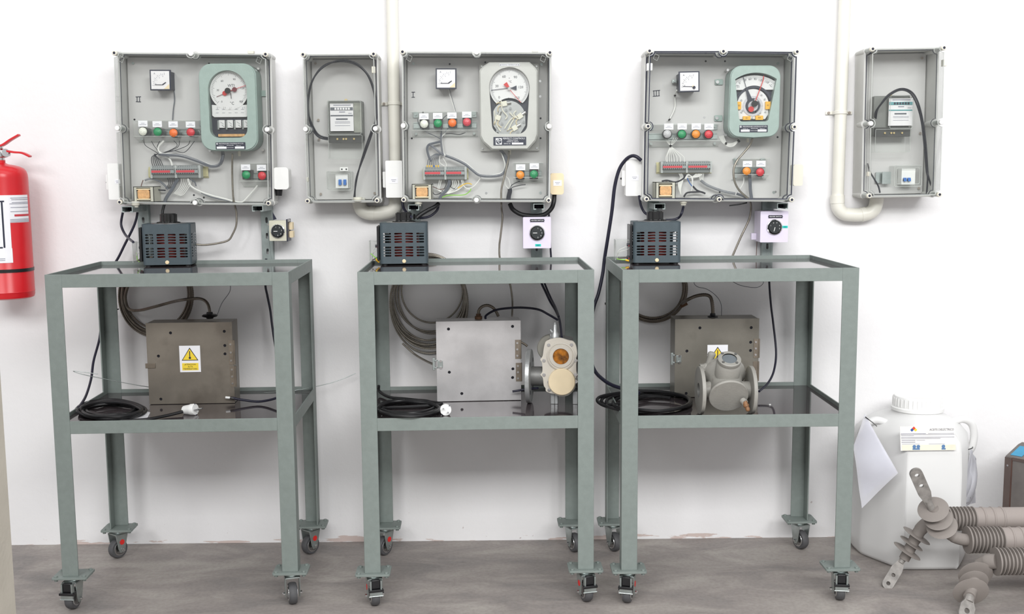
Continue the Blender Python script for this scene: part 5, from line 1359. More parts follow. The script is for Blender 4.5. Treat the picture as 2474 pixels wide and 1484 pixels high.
t = thing('thermostat', 'bare square thermostat dial on a black bracket under box II', 'thermostat', (c.x, -.03, c.z)); d = .07
PB(0, 0, k).rect(-21, -24.5, 21, 24.5, -d, -d + .012, 2).build('face_plate', pm('thermostat_beige', (206, 204, 186), .5), t, bevel=.001)
dial(t, k, -d, 0, 1, 17.5, 180, (110, 60, 10, -40, -85))
PB(0, 0, k).rect(20, -27, 23, 26, -d - .001, -.015).rect(-18, -23, 19, 23, -.045, -.002).poly([(-14, -25), (-15, -44), (-6, -27)], -.050, -.045).build('bracket', NAVY, t, bevel=.0006)
PB(0, 0, k).rect(23, -19, 31, -1, -.045, -.02, 2).rect(23, 2, 32, 18, -.045, -.02, 2).build('terminal', CREAM, t, bevel=.0008)
PB(0, 0, k).disc(25, -24, 3, -d + .004, -d + .014, 10).disc(-26, -14, 2.5, -.05, -.04, 10).build('terminal_screw', STEEL, t)

# ---------------------------------------------------------------- stainless boxes on the lower shelves
YEL = pm('warning_yellow', (246, 216, 62), .5, var=.02)
def ssbox(bl, br, vtop, dep, rgb, dk, label, holes, hinges, latch, sticker=None, met=.55, top=None, patches=()):
    a = PZ(bl[0], bl[1], ZL + .0005); b = PZ(br[0], br[1], ZL + .0005)
    ctr = (a + b) / 2; W_ = (b - a).length; rz = math.atan2(b.y - a.y, b.x - a.x)
    k = m(1, ctr.y); cu, cv = (bl[0] + br[0]) / 2, (bl[1] + br[1]) / 2
    H_ = (cv - vtop) * k * 1.012
    nrm = Vector((-math.sin(rz), math.cos(rz), 0))
    t = thing('steel_box', label, 'steel box', ctr + nrm * dep / 2, (0, 0, rz), 'stainless steel boxes on the lower shelves')
    ln = (1404 - cu) / 21480
    q = lambda u, v: ((u - cu) + (cv - v) * ln, v - cv)
    mt = pm('stainless_' + label.split()[0], rgb, .38, met, var=.16, scale=9, dark=dk, dlo=.5, dhi=.7, dscale=5, bump=.08, bscale=500)
    y = -dep / 2
    MB().box(-W_ / 2, W_ / 2, y + .004, dep / 2, 0, H_).build('box_shell', mt, t, bevel=.001)
    ho = []
    for (u, v) in holes:
        x, z = q(u, v); ho.append(circ(3.6 * k, 14, x * k, -z * k))
    MB().prism([(-W_ / 2 - .001, .001), (W_ / 2 + .001, .001), (W_ / 2 + .001, H_ + .001), (-W_ / 2 - .001, H_ + .001)], y, y + .0025, ho).build('door', mt, t, bevel=.0004)
    hb = PB(0, 0, k)
    for (u, v) in holes: x, z = q(u, v); hb.disc(x, z, 3.6, y + .0031, y + .0036, 14)
    hb.build('hole_shadow_gap', HOLE, t)
    HM = pm('hinge_steel', (126, 116, 104), .45, .5, var=.2)
    for (u, v0, v1, n_) in hinges:
        x, z0_ = q(u, v0); _, z1_ = q(u, v1)
        hb = PB(0, 0, k).rect(x - 11, z0_, x, z1_, y - .0015, y)
        p0, p1 = hb.q(x + 2, z0_), hb.q(x + 2, z1_)
        hb.cyl((p0[0], y, p0[1]), (p1[0], y, p1[1]), 2.4 * k, n=10)
        o = hb.build('hinge', HM, t)
        for i in range(n_): PB(0, 0, k).disc(x - 6, z0_ + (i + .5) * (z1_ - z0_) / n_, 2.6, y - .0035, y - .001, 12).build('hinge_screw', STEEL, o)
    if latch:
        lu, lv, big = latch; x, z = q(lu, lv)
        b2 = PB(0, 0, k).rect(x, z - 9, x + 13, z + 9, y - .002, y).rect(x - 12, z - 15, x - 6, z + 15, y + .002, y + .010).rect(x - 8, z - 11, x + 2, z - 7, y, y + .006).rect(x - 8, z + 7, x + 2, z + 11, y, y + .006) if big else PB(0, 0, k).rect(x - 5, z - 6, x + 19, z + 6, y - .003, y)
        o = b2.build('latch', ZINC if big else HM, t, bevel=.0008)
        if big:
            for s in (-1, 1): PB(0, 0, k).disc(x + 8, z + s * 8, 3, y - .005, y - .002, 12).build('latch_screw', STEEL, o)
    if sticker:
        u0, v0, u1, v1 = sticker; (x0, z0_), (x1, z1_) = q(u0, v0), q(u1, v1); ys = y - .0006
        o = PB(0, 0, k).rect(x0, z0_, x1, z1_, ys, y).build('warning_sticker', PAPER, t)
        w_, h_ = x1 - x0, z1_ - z0_; S = lambda a_, b_: (x0 + a_ * w_, z0_ + b_ * h_)
        PB(0, 0, k).poly([S(.5, .07), S(.9, .56), S(.1, .56)], ys - .0005, ys).build('triangle_border', INK, o)
        PB(0, 0, k).poly([S(.5, .12), S(.845, .535), S(.155, .535)], ys - .001, ys - .0005).rect(*S(.11, .66), *S(.89, .93), ys - .0005, ys).build('yellow_field', YEL, o)
        g = PB(0, 0, k).line([S(.5, .2), S(.5, .42)], 2, ys - .0016).disc(*S(.5, .46), 2.8, ys - .0018, ys - .001, 16)
        for i, s in enumerate(('¡ATENCION!', 'ALTA', 'TEMPERATURA')): g.tx(s, *S(.5, .71 + .085 * i), 3.6, ys - .0012)
        g.build('lettering', INK, o)
    if top: top(t, k, H_, q, y, dep)
    return t, k, H_
ssbox((362, 978), (566.8, 974.5), 778.5, .085, (138, 131, 121), (88, 80, 72), 'brown-tarnished stainless box with a full warning sticker on the left cart',
      [(412, 800), (541, 798), (383, 856.5), (542.5, 833), (543, 853.5), (388.5, 963)], [(562, 820, 880, 3), (566, 884, 935, 3)], (357, 880, 0), (432.5, 832, 485.5, 897))
ssbox((1057, 971.5), (1258.5, 967.5), 774.5, .085, (196, 194, 194), (168, 166, 166), 'bright plain stainless box on the middle cart',
      [(1083, 790), (1238.7, 786), (1084.6, 896.5), (1240, 891), (1239.4, 912.5), (1115, 950)], [(1256, 819, 866, 3), (1258, 876, 922, 3)], (1056, 876, 1), None, met=.5)
ssbox((1630, 961), (1830, 959), 769, .095, (134, 130, 121), (96, 92, 84), 'dull stainless box behind the grey cast relay on the right cart',
      [(1690.6, 788), (1815.8, 788.5), (1658.7, 844.8), (1814.5, 824.5), (1814.2, 845), (1656.6, 950)], [(1833, 816, 863, 3), (1831.5, 872, 920, 1)], (1632, 864, 1), (1709, 830, 1758, 893))
# hoses on the boxes' tops
c1 = PZ(462, 977, ZL).y; c2 = PZ(1158, 970, ZL).y; c3 = PZ(1730, 960, ZL).y
def fitting(u, v, y, label, mat, prof):
    k = m(1, y); c = P(u, v, y)
    o = MB().lathe([(r * k, -z * k) for r, z in prof], c, (0, 0, 1), 24).build('hose_fitting', mat)
    return tag(o, label, 'fitting')
fitting(507, 768, c1 + .045, 'black rubber bellows fitting on top of the brown steel box', BLKRUB, [(8, 2), (9, -1), (17, -3), (19, -5), (16, -8), (8, -9), (7, -14), (0, -14)][::1])
fitting(1156, 769, c2 + .045, 'rusty brass hexagonal fitting on top of the bright steel box', HOSER, [(9, 2), (9, -5), (6, -6), (6, -11), (0, -11)])
fitting(1722, 765, c3 + .045, 'black fitting on top of the dull steel box', BLKRUB, [(13, 3), (12, -1), (7, -3), (6, -8), (0, -8)])
C_('flexible_hose', 'rust-brown elbow hose rising from the brown steel box and looping left', 'hose', [(507, 760, c1 + .045), (506, 748, c1 + .045), (502, 735, c1 + .05), (494, 726, c1 + .06), (482, 722, c1 + .07), (465, 722, c1 + .08), (440, 725, c1 + .09), (415.5, 730, -.10), (369, 742.6, -.08), (338, 750, -.06), (315, 749, -.05), (305, 735, -.045), (303, 715, -.045), (309, 692, -.045), (318, 672, -.045)], 3.9, HOSED, rib=.12, step=.003)
C_('flexible_hose', 'dark hose bending over between two points on top of the bright steel box', 'hose', [(1156, 760, c2 + .045), (1157, 750, c2 + .045), (1165, 741, c2 + .045), (1178, 738, c2 + .045), (1190, 743, c2 + .045), (1198, 752, c2 + .05), (1204, 764, c2 + .055)], 3.8, HOSED, rib=.12, step=.003)
C_('flexible_hose', 'dark elbow hose rising from the dull steel box and bending left to the coil', 'hose', [(1722.5, 760, c3 + .045), (1722, 745, c3 + .045), (1719, 724, c3 + .05), (1713, 715, c3 + .055), (1700, 712.5, c3 + .06), (1680, 716, c3 + .07), (1660, 725, c3 + .08), (1648, 733, -.06)], 4.6, HOSED, rib=.1, step=.003)
C_('flexible_hose', 'short metal hose end leading to the latch of the bright steel box', 'hose', [(972, 830, -.04), (1003, 857, -.05), (1030, 873, -.11), (1046, 880, c2 + .03)], 2.8, HOSE, rib=.2)
C_('flexible_hose', 'short bent hose stub right of the bright steel box hinges', 'hose', [(1256, 826, c2 + .05), (1268, 832, c2 + .05), (1274, 837, c2 + .05)], 2.8, HOSED, rib=.1)

# ---------------------------------------------------------------- coiled mains leads and plugs on the lower shelves
def flat_coil(cu, cv, loops, z0, head=(), tail=(), label='', r=.0046, mat=BLKRUB):
    pts = [PZ(*h) for h in head]; js = random.Random(int(cu))
    for i, (dx, dy, ru, rv, a0) in enumerate(loops):
        nx = loops[min(i + 1, len(loops) - 1)]
        for j in range(14):
            f = j / 14; q = [(1 - f) * x + f * z for x, z in zip((dx, dy, ru, rv), nx)]
            a = 2 * PI * f + PI
            zz = z0 + r + (i % 3) * r * 1.4 + .002 * math.sin(a * 2 + i * 2.1) ** 2
            p = PZ(cu + q[0] + q[2] * math.cos(a) * (1 + js.uniform(-.035, .035)), cv + q[1] + q[3] * math.sin(a) * (1 + js.uniform(-.09, .09)), zz)
            pts.append(p)
    pts += [PZ(*h) for h in tail]
    return MB().tube(pts, r, 8, 5).build('power_cord', mat)
z = ZL
tag(flat_coil(268, 990, [(0, 0, 83, 23, 0), (1, 1, 80, 21, 0), (-2, 0, 72, 18, 0), (2, -2, 76, 20, 0), (-1, 2, 66, 15, 0), (3, 3, 82, 21, 0), (0, 0, 58, 12, 0)], z, tail=[(230, 1003, z + .012), (290, 1016, z + .008), (350, 1014, z + .006), (400, 1005, z + .006), (441, 995, z + .010)], label=''), 'black mains lead coiled at the left end of the left cart shelf', 'cord', 'coiled mains leads')
tag(flat_coil(986, 986, [(0, 0, 76, 20, 0), (-2, -3, 72, 16, 0), (2, 1, 74, 18, 0), (0, 3, 70, 17, 0), (-4, -2, 66, 13, 0)], z, head=[(915, 932, z + .03), (917, 946, z + .012), (942, 960, z + .008), (980, 964, z + .008), (1030, 970, z + .012), (1062, 978, z + .014)], tail=[(960, 1000, z + .01), (1020, 1003, z + .01), (1062, 993, z + .014), (1073, 989, z + .018)]), 'black mains lead coiled flat beside the bright steel box on the middle cart', 'cord', 'coiled mains leads')
tag(flat_coil(1562, 970, [(0, 0, 112, 27, 0), (6, 2, 104, 23, 0), (-6, -2, 116, 25, 0), (12, 3, 92, 19, 0), (-2, 0, 108, 24, 0)], z, tail=[(1500, 975, z + .012), (1560, 958, z + .012), (1620, 962, z + .01)]), 'black mains lead coiled left of the grey cast relay, spilling into the gap between carts', 'cord', 'coiled mains leads')
def plug(c, ax, label, faceon):
    ax = Vector(ax).normalized()
    t = thing('mains_plug', label, 'plug', c, (0, 0, 0), 'white mains plugs')
    b = MB().lathe([(.0155, 0), (.0165, .002), (.0165, .015), (.0150, .019), (.0135, .032), (.0120, .040), (.007, .043), (0, .043)], (0, 0, .0165), -ax, 28)
    b.build('plug_body', WHITEP, t, bevel=.0006)
    up = Vector((0, 0, 1)); sd = ax.cross(up).normalized(); u2 = sd.cross(ax).normalized()
    an = .7 if faceon else 0
    dv = sd * math.cos(an) + u2 * math.sin(an)
    for s in (-1, 1):
        p = Vector((0, 0, .0165)) + dv * .0085 * s
        MB().cyl(p, p + ax * .017, .0022, n=12).build('pin', STEEL, t)
        q = Vector((0, 0, .0165)) + ax.cross(dv) * .0158 * s
        MB().cyl(q - ax * .0005, q + ax * .0012, .0016, n=8).build('earth_clip', NAVY, t)
    return t
p = PZ(473, 1003, ZL); plug(p, (.93, -.35, .12), 'white mains plug lying on its side at the end of the left cart lead', 0)
p = PZ(1077, 1005, ZL); plug(p, (.06, -1, .12), 'white mains plug facing the viewer with two pins, on the middle cart', 1)
pp = [PZ(u, v, ZL + .001) for u, v in ((290, 1014), (352, 1017), (363, 997), (335, 988), (318, 992))]
b = MB(); b.prism([(q.x, q.y) for q in pp], ZL + .0002, ZL + .001, ax='z')
tag(b.build('paper_tag', PAPER), 'white paper tag lying under the coiled lead on the left cart', 'paper')
pd = PZ(1860, 979, ZL)
tag(MB().box(pd.x - .003, pd.x + .003, pd.y - .002, pd.y + .002, ZL, ZL + .003).build('plastic_scrap', WHITEP, bevel=.0008), 'tiny white scrap on the right cart shelf', 'scrap')

# ---------------------------------------------------------------- silver relay on the middle cart
CAST = pm('cast_aluminium', (176, 178, 178), .42, .6, var=.12, scale=25, bump=.2, bscale=200)
CASTD = pm('dark_castings', (118, 118, 116), .5, .4, var=.15, scale=25, bump=.2)
IVORY = pm('ivory_enamel', (204, 198, 187), .5, var=.05, scale=20, bump=.1)
b0 = PZ(1345, 985, ZL); k = m(1, b0.y)
t = thing('gas_relay', 'silver flanged relay with ivory cover and amber sight glass on the middle cart', 'relay', (b0.x, b0.y + .06, ZL), (0, 0, R(-7)))
X = lambda u, v: ((u - 1345) * k, -(v - 985) * k)
def qv(u, v, y): a = X(u, v); return Vector((a[0], y, a[1]))
zc = 68 * k + .0005
for s in (-1, 1):
    x = s * 66 * k
    f = MB().lathe([(15 * k, 0), (66 * k, 0), (67.5 * k, .0015), (67.5 * k, .0125), (66 * k, .014), (15 * k, .014)], (x - .007, .0, zc), (1, 0, 0), 48, caps=False)
    o = f.build('flange', CAST, t, bevel=.0004)
    bh = MB()
    for i in range(4):
        a = R(45 + 90 * i); bh.cyl((x - .0072, 50 * k * math.cos(a), zc + 50 * k * math.sin(a)), (x + .0072, 50 * k * math.cos(a), zc + 50 * k * math.sin(a)), 6 * k, n=14)
    bh.build('bolt_hole', HOLE, o)
    MB().lathe([(24 * k, 0), (24 * k, 66 * k)], (0, 0, zc), (s, 0, 0), 32).build('pipe_stub', CASTD, t)
MB().lathe([(15 * k, 0), (38 * k, 0), (42 * k, .01), (42 * k, .058), (30 * k, .062)], (qv(1362, 890, 0).x, -.020, qv(0, 890, 0).z), (0, 1, 0), 40).cyl(qv(1350, 900, .028) - Vector((0, 0, 50 * k)), qv(1350, 900, .028) + Vector((0, 0, 78 * k)), 36 * k, n=36).build('body_casting', CASTD, t, bevel=.001)
MB().lathe([(0, 0), (31 * k, 0), (33 * k, .003), (33 * k, .03), (25 * k, .04), (0, .042)], qv(1332, 846, -.004), (0, 1, 0), 40).build('rear_dome', pm('dome_grey', (128, 126, 118), .5), t)
oz = lambda u, v: (1250 + u / 5.935, 760 + v / 5.935)
ol = [(440, 380), (520, 345), (640, 330), (760, 365), (830, 380), (872, 440), (890, 560), (875, 640), (905, 665), (880, 700), (882, 840), (905, 870), (880, 900), (868, 940), (905, 975), (870, 1010), (850, 1090), (760, 1180), (640, 1197), (560, 1165), (480, 1148), (430, 1120), (425, 1080), (400, 1040), (385, 925), (350, 880), (380, 832), (375, 700), (350, 655), (385, 600), (400, 500), (418, 420)]
sp = [(p.x, p.y) for p in spline([(*X(*oz(*q)), 0) for q in ol], 3, True)]
MB().prism(sp, -.032, -.022).build('cover_plate', IVORY, t, bevel=.0018)
cg = qv(*oz(655, 600), -.032)
MB().lathe([(27.5 * k, 0), (35 * k, 0), (35 * k, .004), (32 * k, .006), (30 * k, .004), (28 * k, .007), (20 * k, .007), (19.5 * k, .001)], cg, (0, -1, 0), 48, caps=False).build('sight_glass_ring', IVORY, t)
MB().lathe([(19.6 * k, 0), (19.6 * k, .003), (0, .004)], cg, (0, -1, 0), 40).build('sight_glass', pm('amber_glass', (150, 92, 18), .12, var=.7, scale=70), t)
cl = qv(*oz(668, 972), -.032)
MB().lathe([(33 * k, 0), (33 * k, .011), (31.5 * k, .0125), (0, .0125)], cl, (0, -1, 0), 48).build('blank_cap', pm('cap_cream', (232, 214, 180), .55, var=.03), t)
for u, v in ((475, 437), (808, 430), (405, 668), (405, 880), (478, 985), (480, 1105), (868, 975), (868, 660), (868, 870)):
    MB().lathe([(4.2 * k, 0), (4.2 * k, .002), (2.6 * k, .002), (2.6 * k, .004), (0, .004)], qv(*oz(u, v), -.032), (0, -1, 0), 16).build('cover_screw', STEEL, t)
vb = qv(1344, 818, -.008)
MB().lathe([(11 * k, 0), (10 * k, 10 * k), (5.5 * k, 16 * k), (5 * k, 30 * k), (4 * k, 33 * k), (3 * k, 34 * k), (3 * k, 38 * k), (0, 38 * k)], vb, (0, 0, 1), 20).cyl(vb + Vector((-.004, 0, 9 * k)), vb + Vector((-.014, 0, 20 * k)), 3.4 * k, n=12).cyl(vb + Vector((-.010, 0, -.004)), vb + Vector((-.012, 0, 9 * k)), 4 * k, 3 * k, n=10).build('test_valve', CAST, t, bevel=.0005)
for u, w_ in ((1338, 5), (1347, 4), (1394, 6)):
    a = qv(u, 985, .0); MB().box(a.x - w_ * k, a.x + w_ * k, -.012, .006, 0, 32 * k).build('foot', CAST, t, bevel=.0012)

# ---------------------------------------------------------------- grey cast relay on the right cart
GC = pm('grey_cast_paint', (150, 148, 142), .5, .0, var=.07, scale=18, bump=.25, bscale=160, dark=(128, 122, 116), dlo=.62, dhi=.75, dscale=30)
b0 = PZ(1752, 1000, ZL); k = m(1, b0.y); RF = 59 * k
t = thing('gas_relay', 'grey cast relay with glass-topped turret and two flanges on the right cart', 'relay', (b0.x, b0.y, ZL), (0, 0, 0))
zc = RF + .0005; O = Vector((0, .0, zc)); A = Vector((0, math.cos(R(31)), math.sin(R(31)))); B = Vector((0, -math.sin(R(31)), math.cos(R(31))))
for s in (-1, 1):
    x = s * 62 * k
    o = MB().lathe([(18 * k, 0), (RF - .001, 0), (RF, .001), (RF, .0095), (RF - .001, .0105), (18 * k, .0105)], (x - .005, 0, zc), (1, 0, 0), 48, caps=False).build('flange', GC, t, bevel=.0003)
    MB().lathe([(18 * k, 0), (18 * k, .0105)], (x - .005, 0, zc), (1, 0, 0), 32, caps=False).build('bore', CASTD, o)
    MB().lathe([(17.9 * k, 34 * k), (24 * k, 34 * k), (21 * k, 44 * k), (21 * k, 58 * k), (17.9 * k, 58 * k)], (0, 0, zc), (s, 0, 0), 32).build('pipe_neck', GC, t)
D0 = O - A * 38 * k + B * 13 * k
def lv(prof, c, ax, nm, mt=GC, n=48, caps=True, **kw): return MB().lathe([(r * k, z_ * k) for r, z_ in prof], c, ax, n, caps).build(nm, mt, t, **kw)
lv([(0, 0), (47, 0), (48, 1.5), (48, 6), (45, 9), (41, 20), (39, 40), (42, 60), (50, 72), (54, 76), (54, 86), (50, 88), (0, 88)], D0, A, 'barrel', bevel=.0006)
T0 = D0 + A * 47 * k + B * 10 * k
lv([(30, 20), (30, 55), (28, 58), (27, 62), (0, 62)], T0, B, 'turret', bevel=.0006)
lv([(18, 60), (27, 60), (28, 62), (28, 70), (26, 71.5), (18, 71.5)], T0, B, 'glass_flange', caps=False, bevel=.0003)
lv([(18.2, 0), (18.2, 68), (0, 68)], T0 + B * 0, B, 'sight_glass', pm('grey_glass', (112, 118, 122), .1))
for i in range(4):
    a = R(40 + 90 * i); p = T0 + B * 71.5 * k + (Vector((1, 0, 0)) * math.cos(a) + A * math.sin(a)) * 22.5 * k
    MB().cyl(p, p + B * .003, .0038, n=6).build('flange_bolt', CASTD, t)
for s in (-1, 1):
    for ph in (20, 65, 115, 160):
        p = D0 + A * 86 * k + (Vector((1, 0, 0)) * math.cos(R(ph)) + B * math.sin(R(ph))) * 50 * k
        if s > 0: MB().cyl(p - A * 12 * k, p + A * 4 * k, .003, n=6).build('cover_bolt', CASTD, t)
vc = T0 + Vector((-38 * k, .03, 34 * k))
MB().lathe([(9 * k, 0), (9 * k, 22 * k), (10 * k, 24 * k), (10 * k, 30 * k), (6 * k, 34 * k), (0, 35 * k)], vc, (.25, 0, .97), 20).cyl(vc + Vector((-16 * k, 0, -8 * k)), vc + Vector((10 * k, 0, 4 * k)), 9 * k, n=20).box(vc.x - 22 * k, vc.x - 10 * k, vc.y - .01, vc.y + .01, vc.z - 14 * k, vc.z + 2 * k).cyl(vc, vc + Vector((10 * k, 0, -40 * k)), 11 * k, n=16).build('top_valve', GC, t, bevel=.0008)
p = D0 + Vector((33 * k, -.004, -9 * k))
MB().cyl(p, p + Vector((4 * k, -.010, -4 * k)), 8 * k, n=20).build('drain_boss', GC, t)
MB().lathe([(6 * k, 0), (6 * k, 8 * k), (7 * k, 9 * k), (7 * k, 13 * k), (5 * k, 14 * k), (5.5 * k, 22 * k), (3.5 * k, 25 * k), (0, 25 * k)], p + Vector((3 * k, -.008, -1 * k)), (.35, -.25, -.9), 16).build('drain_cock', pm('rusty_brass', (132, 96, 66), .6, .2, var=.4, scale=120), t)
ch = MB()
for (u, v, r) in ((-4, 46, 1.6), (10, 46.5, 1), (-26, 41, 1.2), (20, 43.5, 1)): pass
MB().text('6', 0, 0, 0, .001).v

# ---------------------------------------------------------------- fire extinguisher
FR = pm('extinguisher_red', (205, 26, 36), .3, var=.03, spec=.6)
yc = -.115
ct = P(2, 424, yc); cb_ = P(20, 718, yc); k = m(1, yc); rx = 60 * k
zb = P(20, 722, yc - rx * .3).z; zt = P(4, 397, yc).z; xc = cb_.x * .5 + ct.x * .5
t = thing('fire_extinguisher', 'red wall-hung fire extinguisher with black strap at the left edge', 'fire extinguisher', (xc, yc, zb)); H_ = zt - zb
MB().lathe([(0, .004), (rx * .86, .0), (rx * .97, .004), (rx, .012), (rx, .020), (rx * 1.012, .022), (rx, .024), (rx, H_ * .90), (rx * .985, H_ * .925), (rx * .94, H_ * .95), (rx * .86, H_ * .968), (rx * .72, H_ * .982), (rx * .5, H_ * .994), (rx * .3, H_ * 1.0), (.016, H_ * 1.01), (.016, H_ * 1.03), (0, H_ * 1.03)], (0, 0, 0), (0, 0, 1), 64).build('cylinder', FR, t)
MB().lathe([(.015, 0), (.015, .012), (.019, .014), (.019, .034), (.012, .040), (.012, .052), (0, .052)], (0, 0, H_ * 1.02), (0, 0, 1), 24).cyl((0, 0, H_ * 1.02 + .025), (.032, 0, H_ * 1.02 + .025), .009, n=16).cyl((.018, -.004, H_ * 1.02 + .024), (.026, -.012, H_ * 1.02 + .026), .013, n=20).build('valve', STEEL, t, bevel=.0006)
def lever(pts, w_, nm):
    v = [Vector((x, 0, z_)) for x, z_ in pts]; v = spline(v, 5); b = MB(); loops = []
    for i, p_ in enumerate(v):
        d_ = (v[min(i + 1, len(v) - 1)] - v[max(i - 1, 0)]).normalized(); n_ = Vector((-d_.z, 0, d_.x)); ww = w_ * (1 - .25 * i / len(v))
        loops.append([p_ + Vector((0, -ww, 0)) - n_ * .003, p_ + Vector((0, ww, 0)) - n_ * .003, p_ + Vector((0, ww, 0)) + n_ * .003, p_ + Vector((0, -ww, 0)) + n_ * .003])
    b.loft(loops); b.build(nm, FR, t, bevel=.001)
zz = lambda v: P(30, v, yc).z - zb
xx = lambda u, v: P(u, v, yc).x - xc
lever([(xx(-10, 356), zz(356)), (xx(8, 350), zz(350)), (xx(26, 338), zz(338)), (xx(47, 326), zz(326))], .010, 'upper_lever')
lever([(xx(-14, 364), zz(364)), (xx(10, 364), zz(364)), (xx(35, 368), zz(368)), (xx(55, 370), zz(370)), (xx(74, 379), zz(379))], .011, 'carry_handle')
def wrap(u0, v0, u1, v1, nm, mt, off=.0006, par=None, out=False):
    """label bent round the cylinder"""
    def ang(u, v): return math.asin(max(-1, min(1, (P(u, v, yc - .04).x - xc) / rx)))
    vm = (v0 + v1) / 2; a0, a1 = ang(u0, vm), ang(u1, vm); z1_, z0_ = P(20, v0, yc - rx).z - zb, P(20, v1, yc - rx).z - zb
    n_ = 12; b = MB(); r_ = rx + off
    loops = []
    for i in range(n_ + 1):
        a = a0 + (a1 - a0) * i / n_; s, c = math.sin(a), math.cos(a)
        loops.append([(r_ * s, -r_ * c, z0_), (r_ * s, -r_ * c, z1_), ((r_ - .0004) * s, -(r_ - .0004) * c, z1_), ((r_ - .0004) * s, -(r_ - .0004) * c, z0_)])
    b.loft(loops)
    return b.build(nm, mt, par or t)
o = wrap(-40, 472, 65, 539, 'side_label', PAPER)
for i, (v, a, e) in enumerate(((479, 31, 60), (483, 33, 58), (490, 34, 60), (493, 30, 60), (502, 32, 61), (512, 32, 61), (531, 32, 61), (534, 32, 61), (537, 32, 58))): wrap(a, v - .6, e, v + .6, 'printed_line', INKG, .0012, o)
wrap(39, 519, 58, 524, 'red_print', TRED, .0012, o)
o2 = wrap(-60, 472, 32, 602, 'main_label', PAPER, .0008)
wrap(-60, 485, 20, 488.5, 'label_frame', NAVY, .0014, o2); wrap(17, 487, 20.5, 599, 'label_frame', NAVY, .0014, o2); wrap(-60, 597, 19, 600.5, 'label_frame', NAVY, .0014, o2)
for v in (517, 541, 552, 555, 578, 583, 586): wrap(-20, v, 13, v + 1.1, 'printed_line', INKG, .0012, o2)
o3 = wrap(-60, 601, 38, 636, 'inspection_label', PAPER, .0008)
wrap(-8, 613, 4, 617, 'red_print', TRED, .0014, o3); wrap(-8, 625, 24, 626.4, 'printed_line', INKG, .0014, o3); wrap(-8, 629, 24, 630.2, 'printed_line', INKG, .0014, o3)
wrap(-60, 426, 5, 452, 'small_sticker', pm('sticker_blue_grey', (150, 176, 192), .5), .0008)
zs = P(20, 656, yc - rx).z - zb
MB().lathe([(rx, -.005), (rx + .0018, -.005), (rx + .0018, .005), (rx, .005)], (0, 0, zs), (0, 0, 1), 64, caps=False).build('strap', BLACK, t)
MB().box(-.012, .012, rx - .004, -yc, H_ * .35, H_ * .9).build('wall_bracket', ZINC, t)

# ---------------------------------------------------------------- white jerrycan
CAN = pm('can_polyethylene', (224, 224, 223), .42, var=.02, scale=6, sss=.08)
cc = Vector((P(2255, 1200, -.317).x, -.163, 0))
t = thing('jerrycan', 'large translucent white jerrycan of oil with screw cap by the wall', 'jerrycan', cc)
base = [(-.076, -.154), (0, -.156), (.076, -.154), (.093, -.145), (.160, -.03), (.172, .01), (.173, .08), (.162, .125), (.13, .146), (0, .15), (-.13, .146), (-.162, .125), (-.173, .08), (-.172, .01), (-.160, -.03), (-.093, -.145)]
def sec(s, z_, sy=None, round_=0):
    pts = spline([(x * s, y_ * (sy or s), 0) for x, y_ in base], 4, True)
    out = []
    for p_ in pts:
        a = math.atan2(p_.y, p_.x); c_ = Vector((.074 * math.cos(a), .074 * math.sin(a), 0))
        p2 = p_.lerp(c_, round_); out.append((p2.x, p2.y, z_))
    return out
b = MB().loft([sec(.90, .0), sec(.96, .003), sec(.995, .014), sec(1.0, .05), sec(.99, .17), sec(.985, .30), sec(.965, .36), sec(.93, .395, .95, .0), sec(.84, .425, .92, .15), sec(.70, .447, .88, .45), sec(.6, .460, .8, .9), sec(.6, .470, .8, 1)])
b.build('can_body', CAN, t, sharp=50)
cap = [(.071, 0), (.079, .001), (.079, .010), (.076, .011), (.074, .013), (.073, .040), (.070, .045), (.063, .0465), (.057, .045), (0, .0455)]
o = MB().lathe(cap, (0, 0, .468), (0, 0, 1), 64).build('screw_cap', WHITEP, t)
g = MB()
for i in range(36):
    a = 2 * PI * i / 36; g.cyl((.0735 * math.cos(a), .0735 * math.sin(a), .483), (.0735 * math.cos(a), .0735 * math.sin(a), .508), .0016, n=6)
g.build('cap_grip', WHITEP, o)
for s in (-1, 1):
    MB().tube([(s * .098, -.02, .430), (s * .135, -.02, .440), (s * .165, -.015, .425), (s * .178, -.01, .39), (s * .176, -.005, .35), (s * .165, 0, .325)], .0115, 14, 6).build('handle', CAN, t)
# label on the front face
kl = m(1, -.319); lb = [(2169, 1030), (2300.5, 1029.5), (2310.5, 1087), (2176, 1089)]
lo = PB(0, 0, kl); fz = lambda u, v: ((u - 2242) + (v - 1387) * (-(1404 - 2242) / 21480) * 0, v)
def lq(a_, b_): return (-91 * 1 + a_ * 141, -(P(2240, 1030 + b_ * 58.5, -.319).z) / kl)
yl = -.1570
def lpoly(pts, y0, mt, nm, par=None): return PB(0, 0, kl).poly([lq(*p_) for p_ in pts], y0 - .0006, y0).build(nm, mt, par)
o = PB(0, 0, kl).poly([lq(0, 0), lq(.96, 0), lq(1, 1), lq(.03, 1)], yl - .0008, yl).build('oil_label', pm('label_paper', (240, 238, 234), .6), t)
PB(0, 0, kl).poly([lq(.045, .76), lq(.985, .76), lq(.995, .985), lq(.055, .985)], yl - .0014, yl - .0008).build('label_band', pm('label_band_cream', (236, 232, 212), .6), o)
dm = lambda cx, cy: [lq(cx, cy - .07), lq(cx + .03, cy), lq(cx, cy + .07), lq(cx - .03, cy)]
for (cx, cy, c_) in ((.245, .03, (222, 74, 54)), (.214, .103, (44, 82, 160)), (.276, .103, (246, 208, 66)), (.245, .176, (244, 244, 248))):
    PB(0, 0, kl).poly(dm(cx, cy + .04), yl - .0016, yl - .0008).build('hazard_diamond', pm('diamond_%d' % c_[0], c_, .5), o)
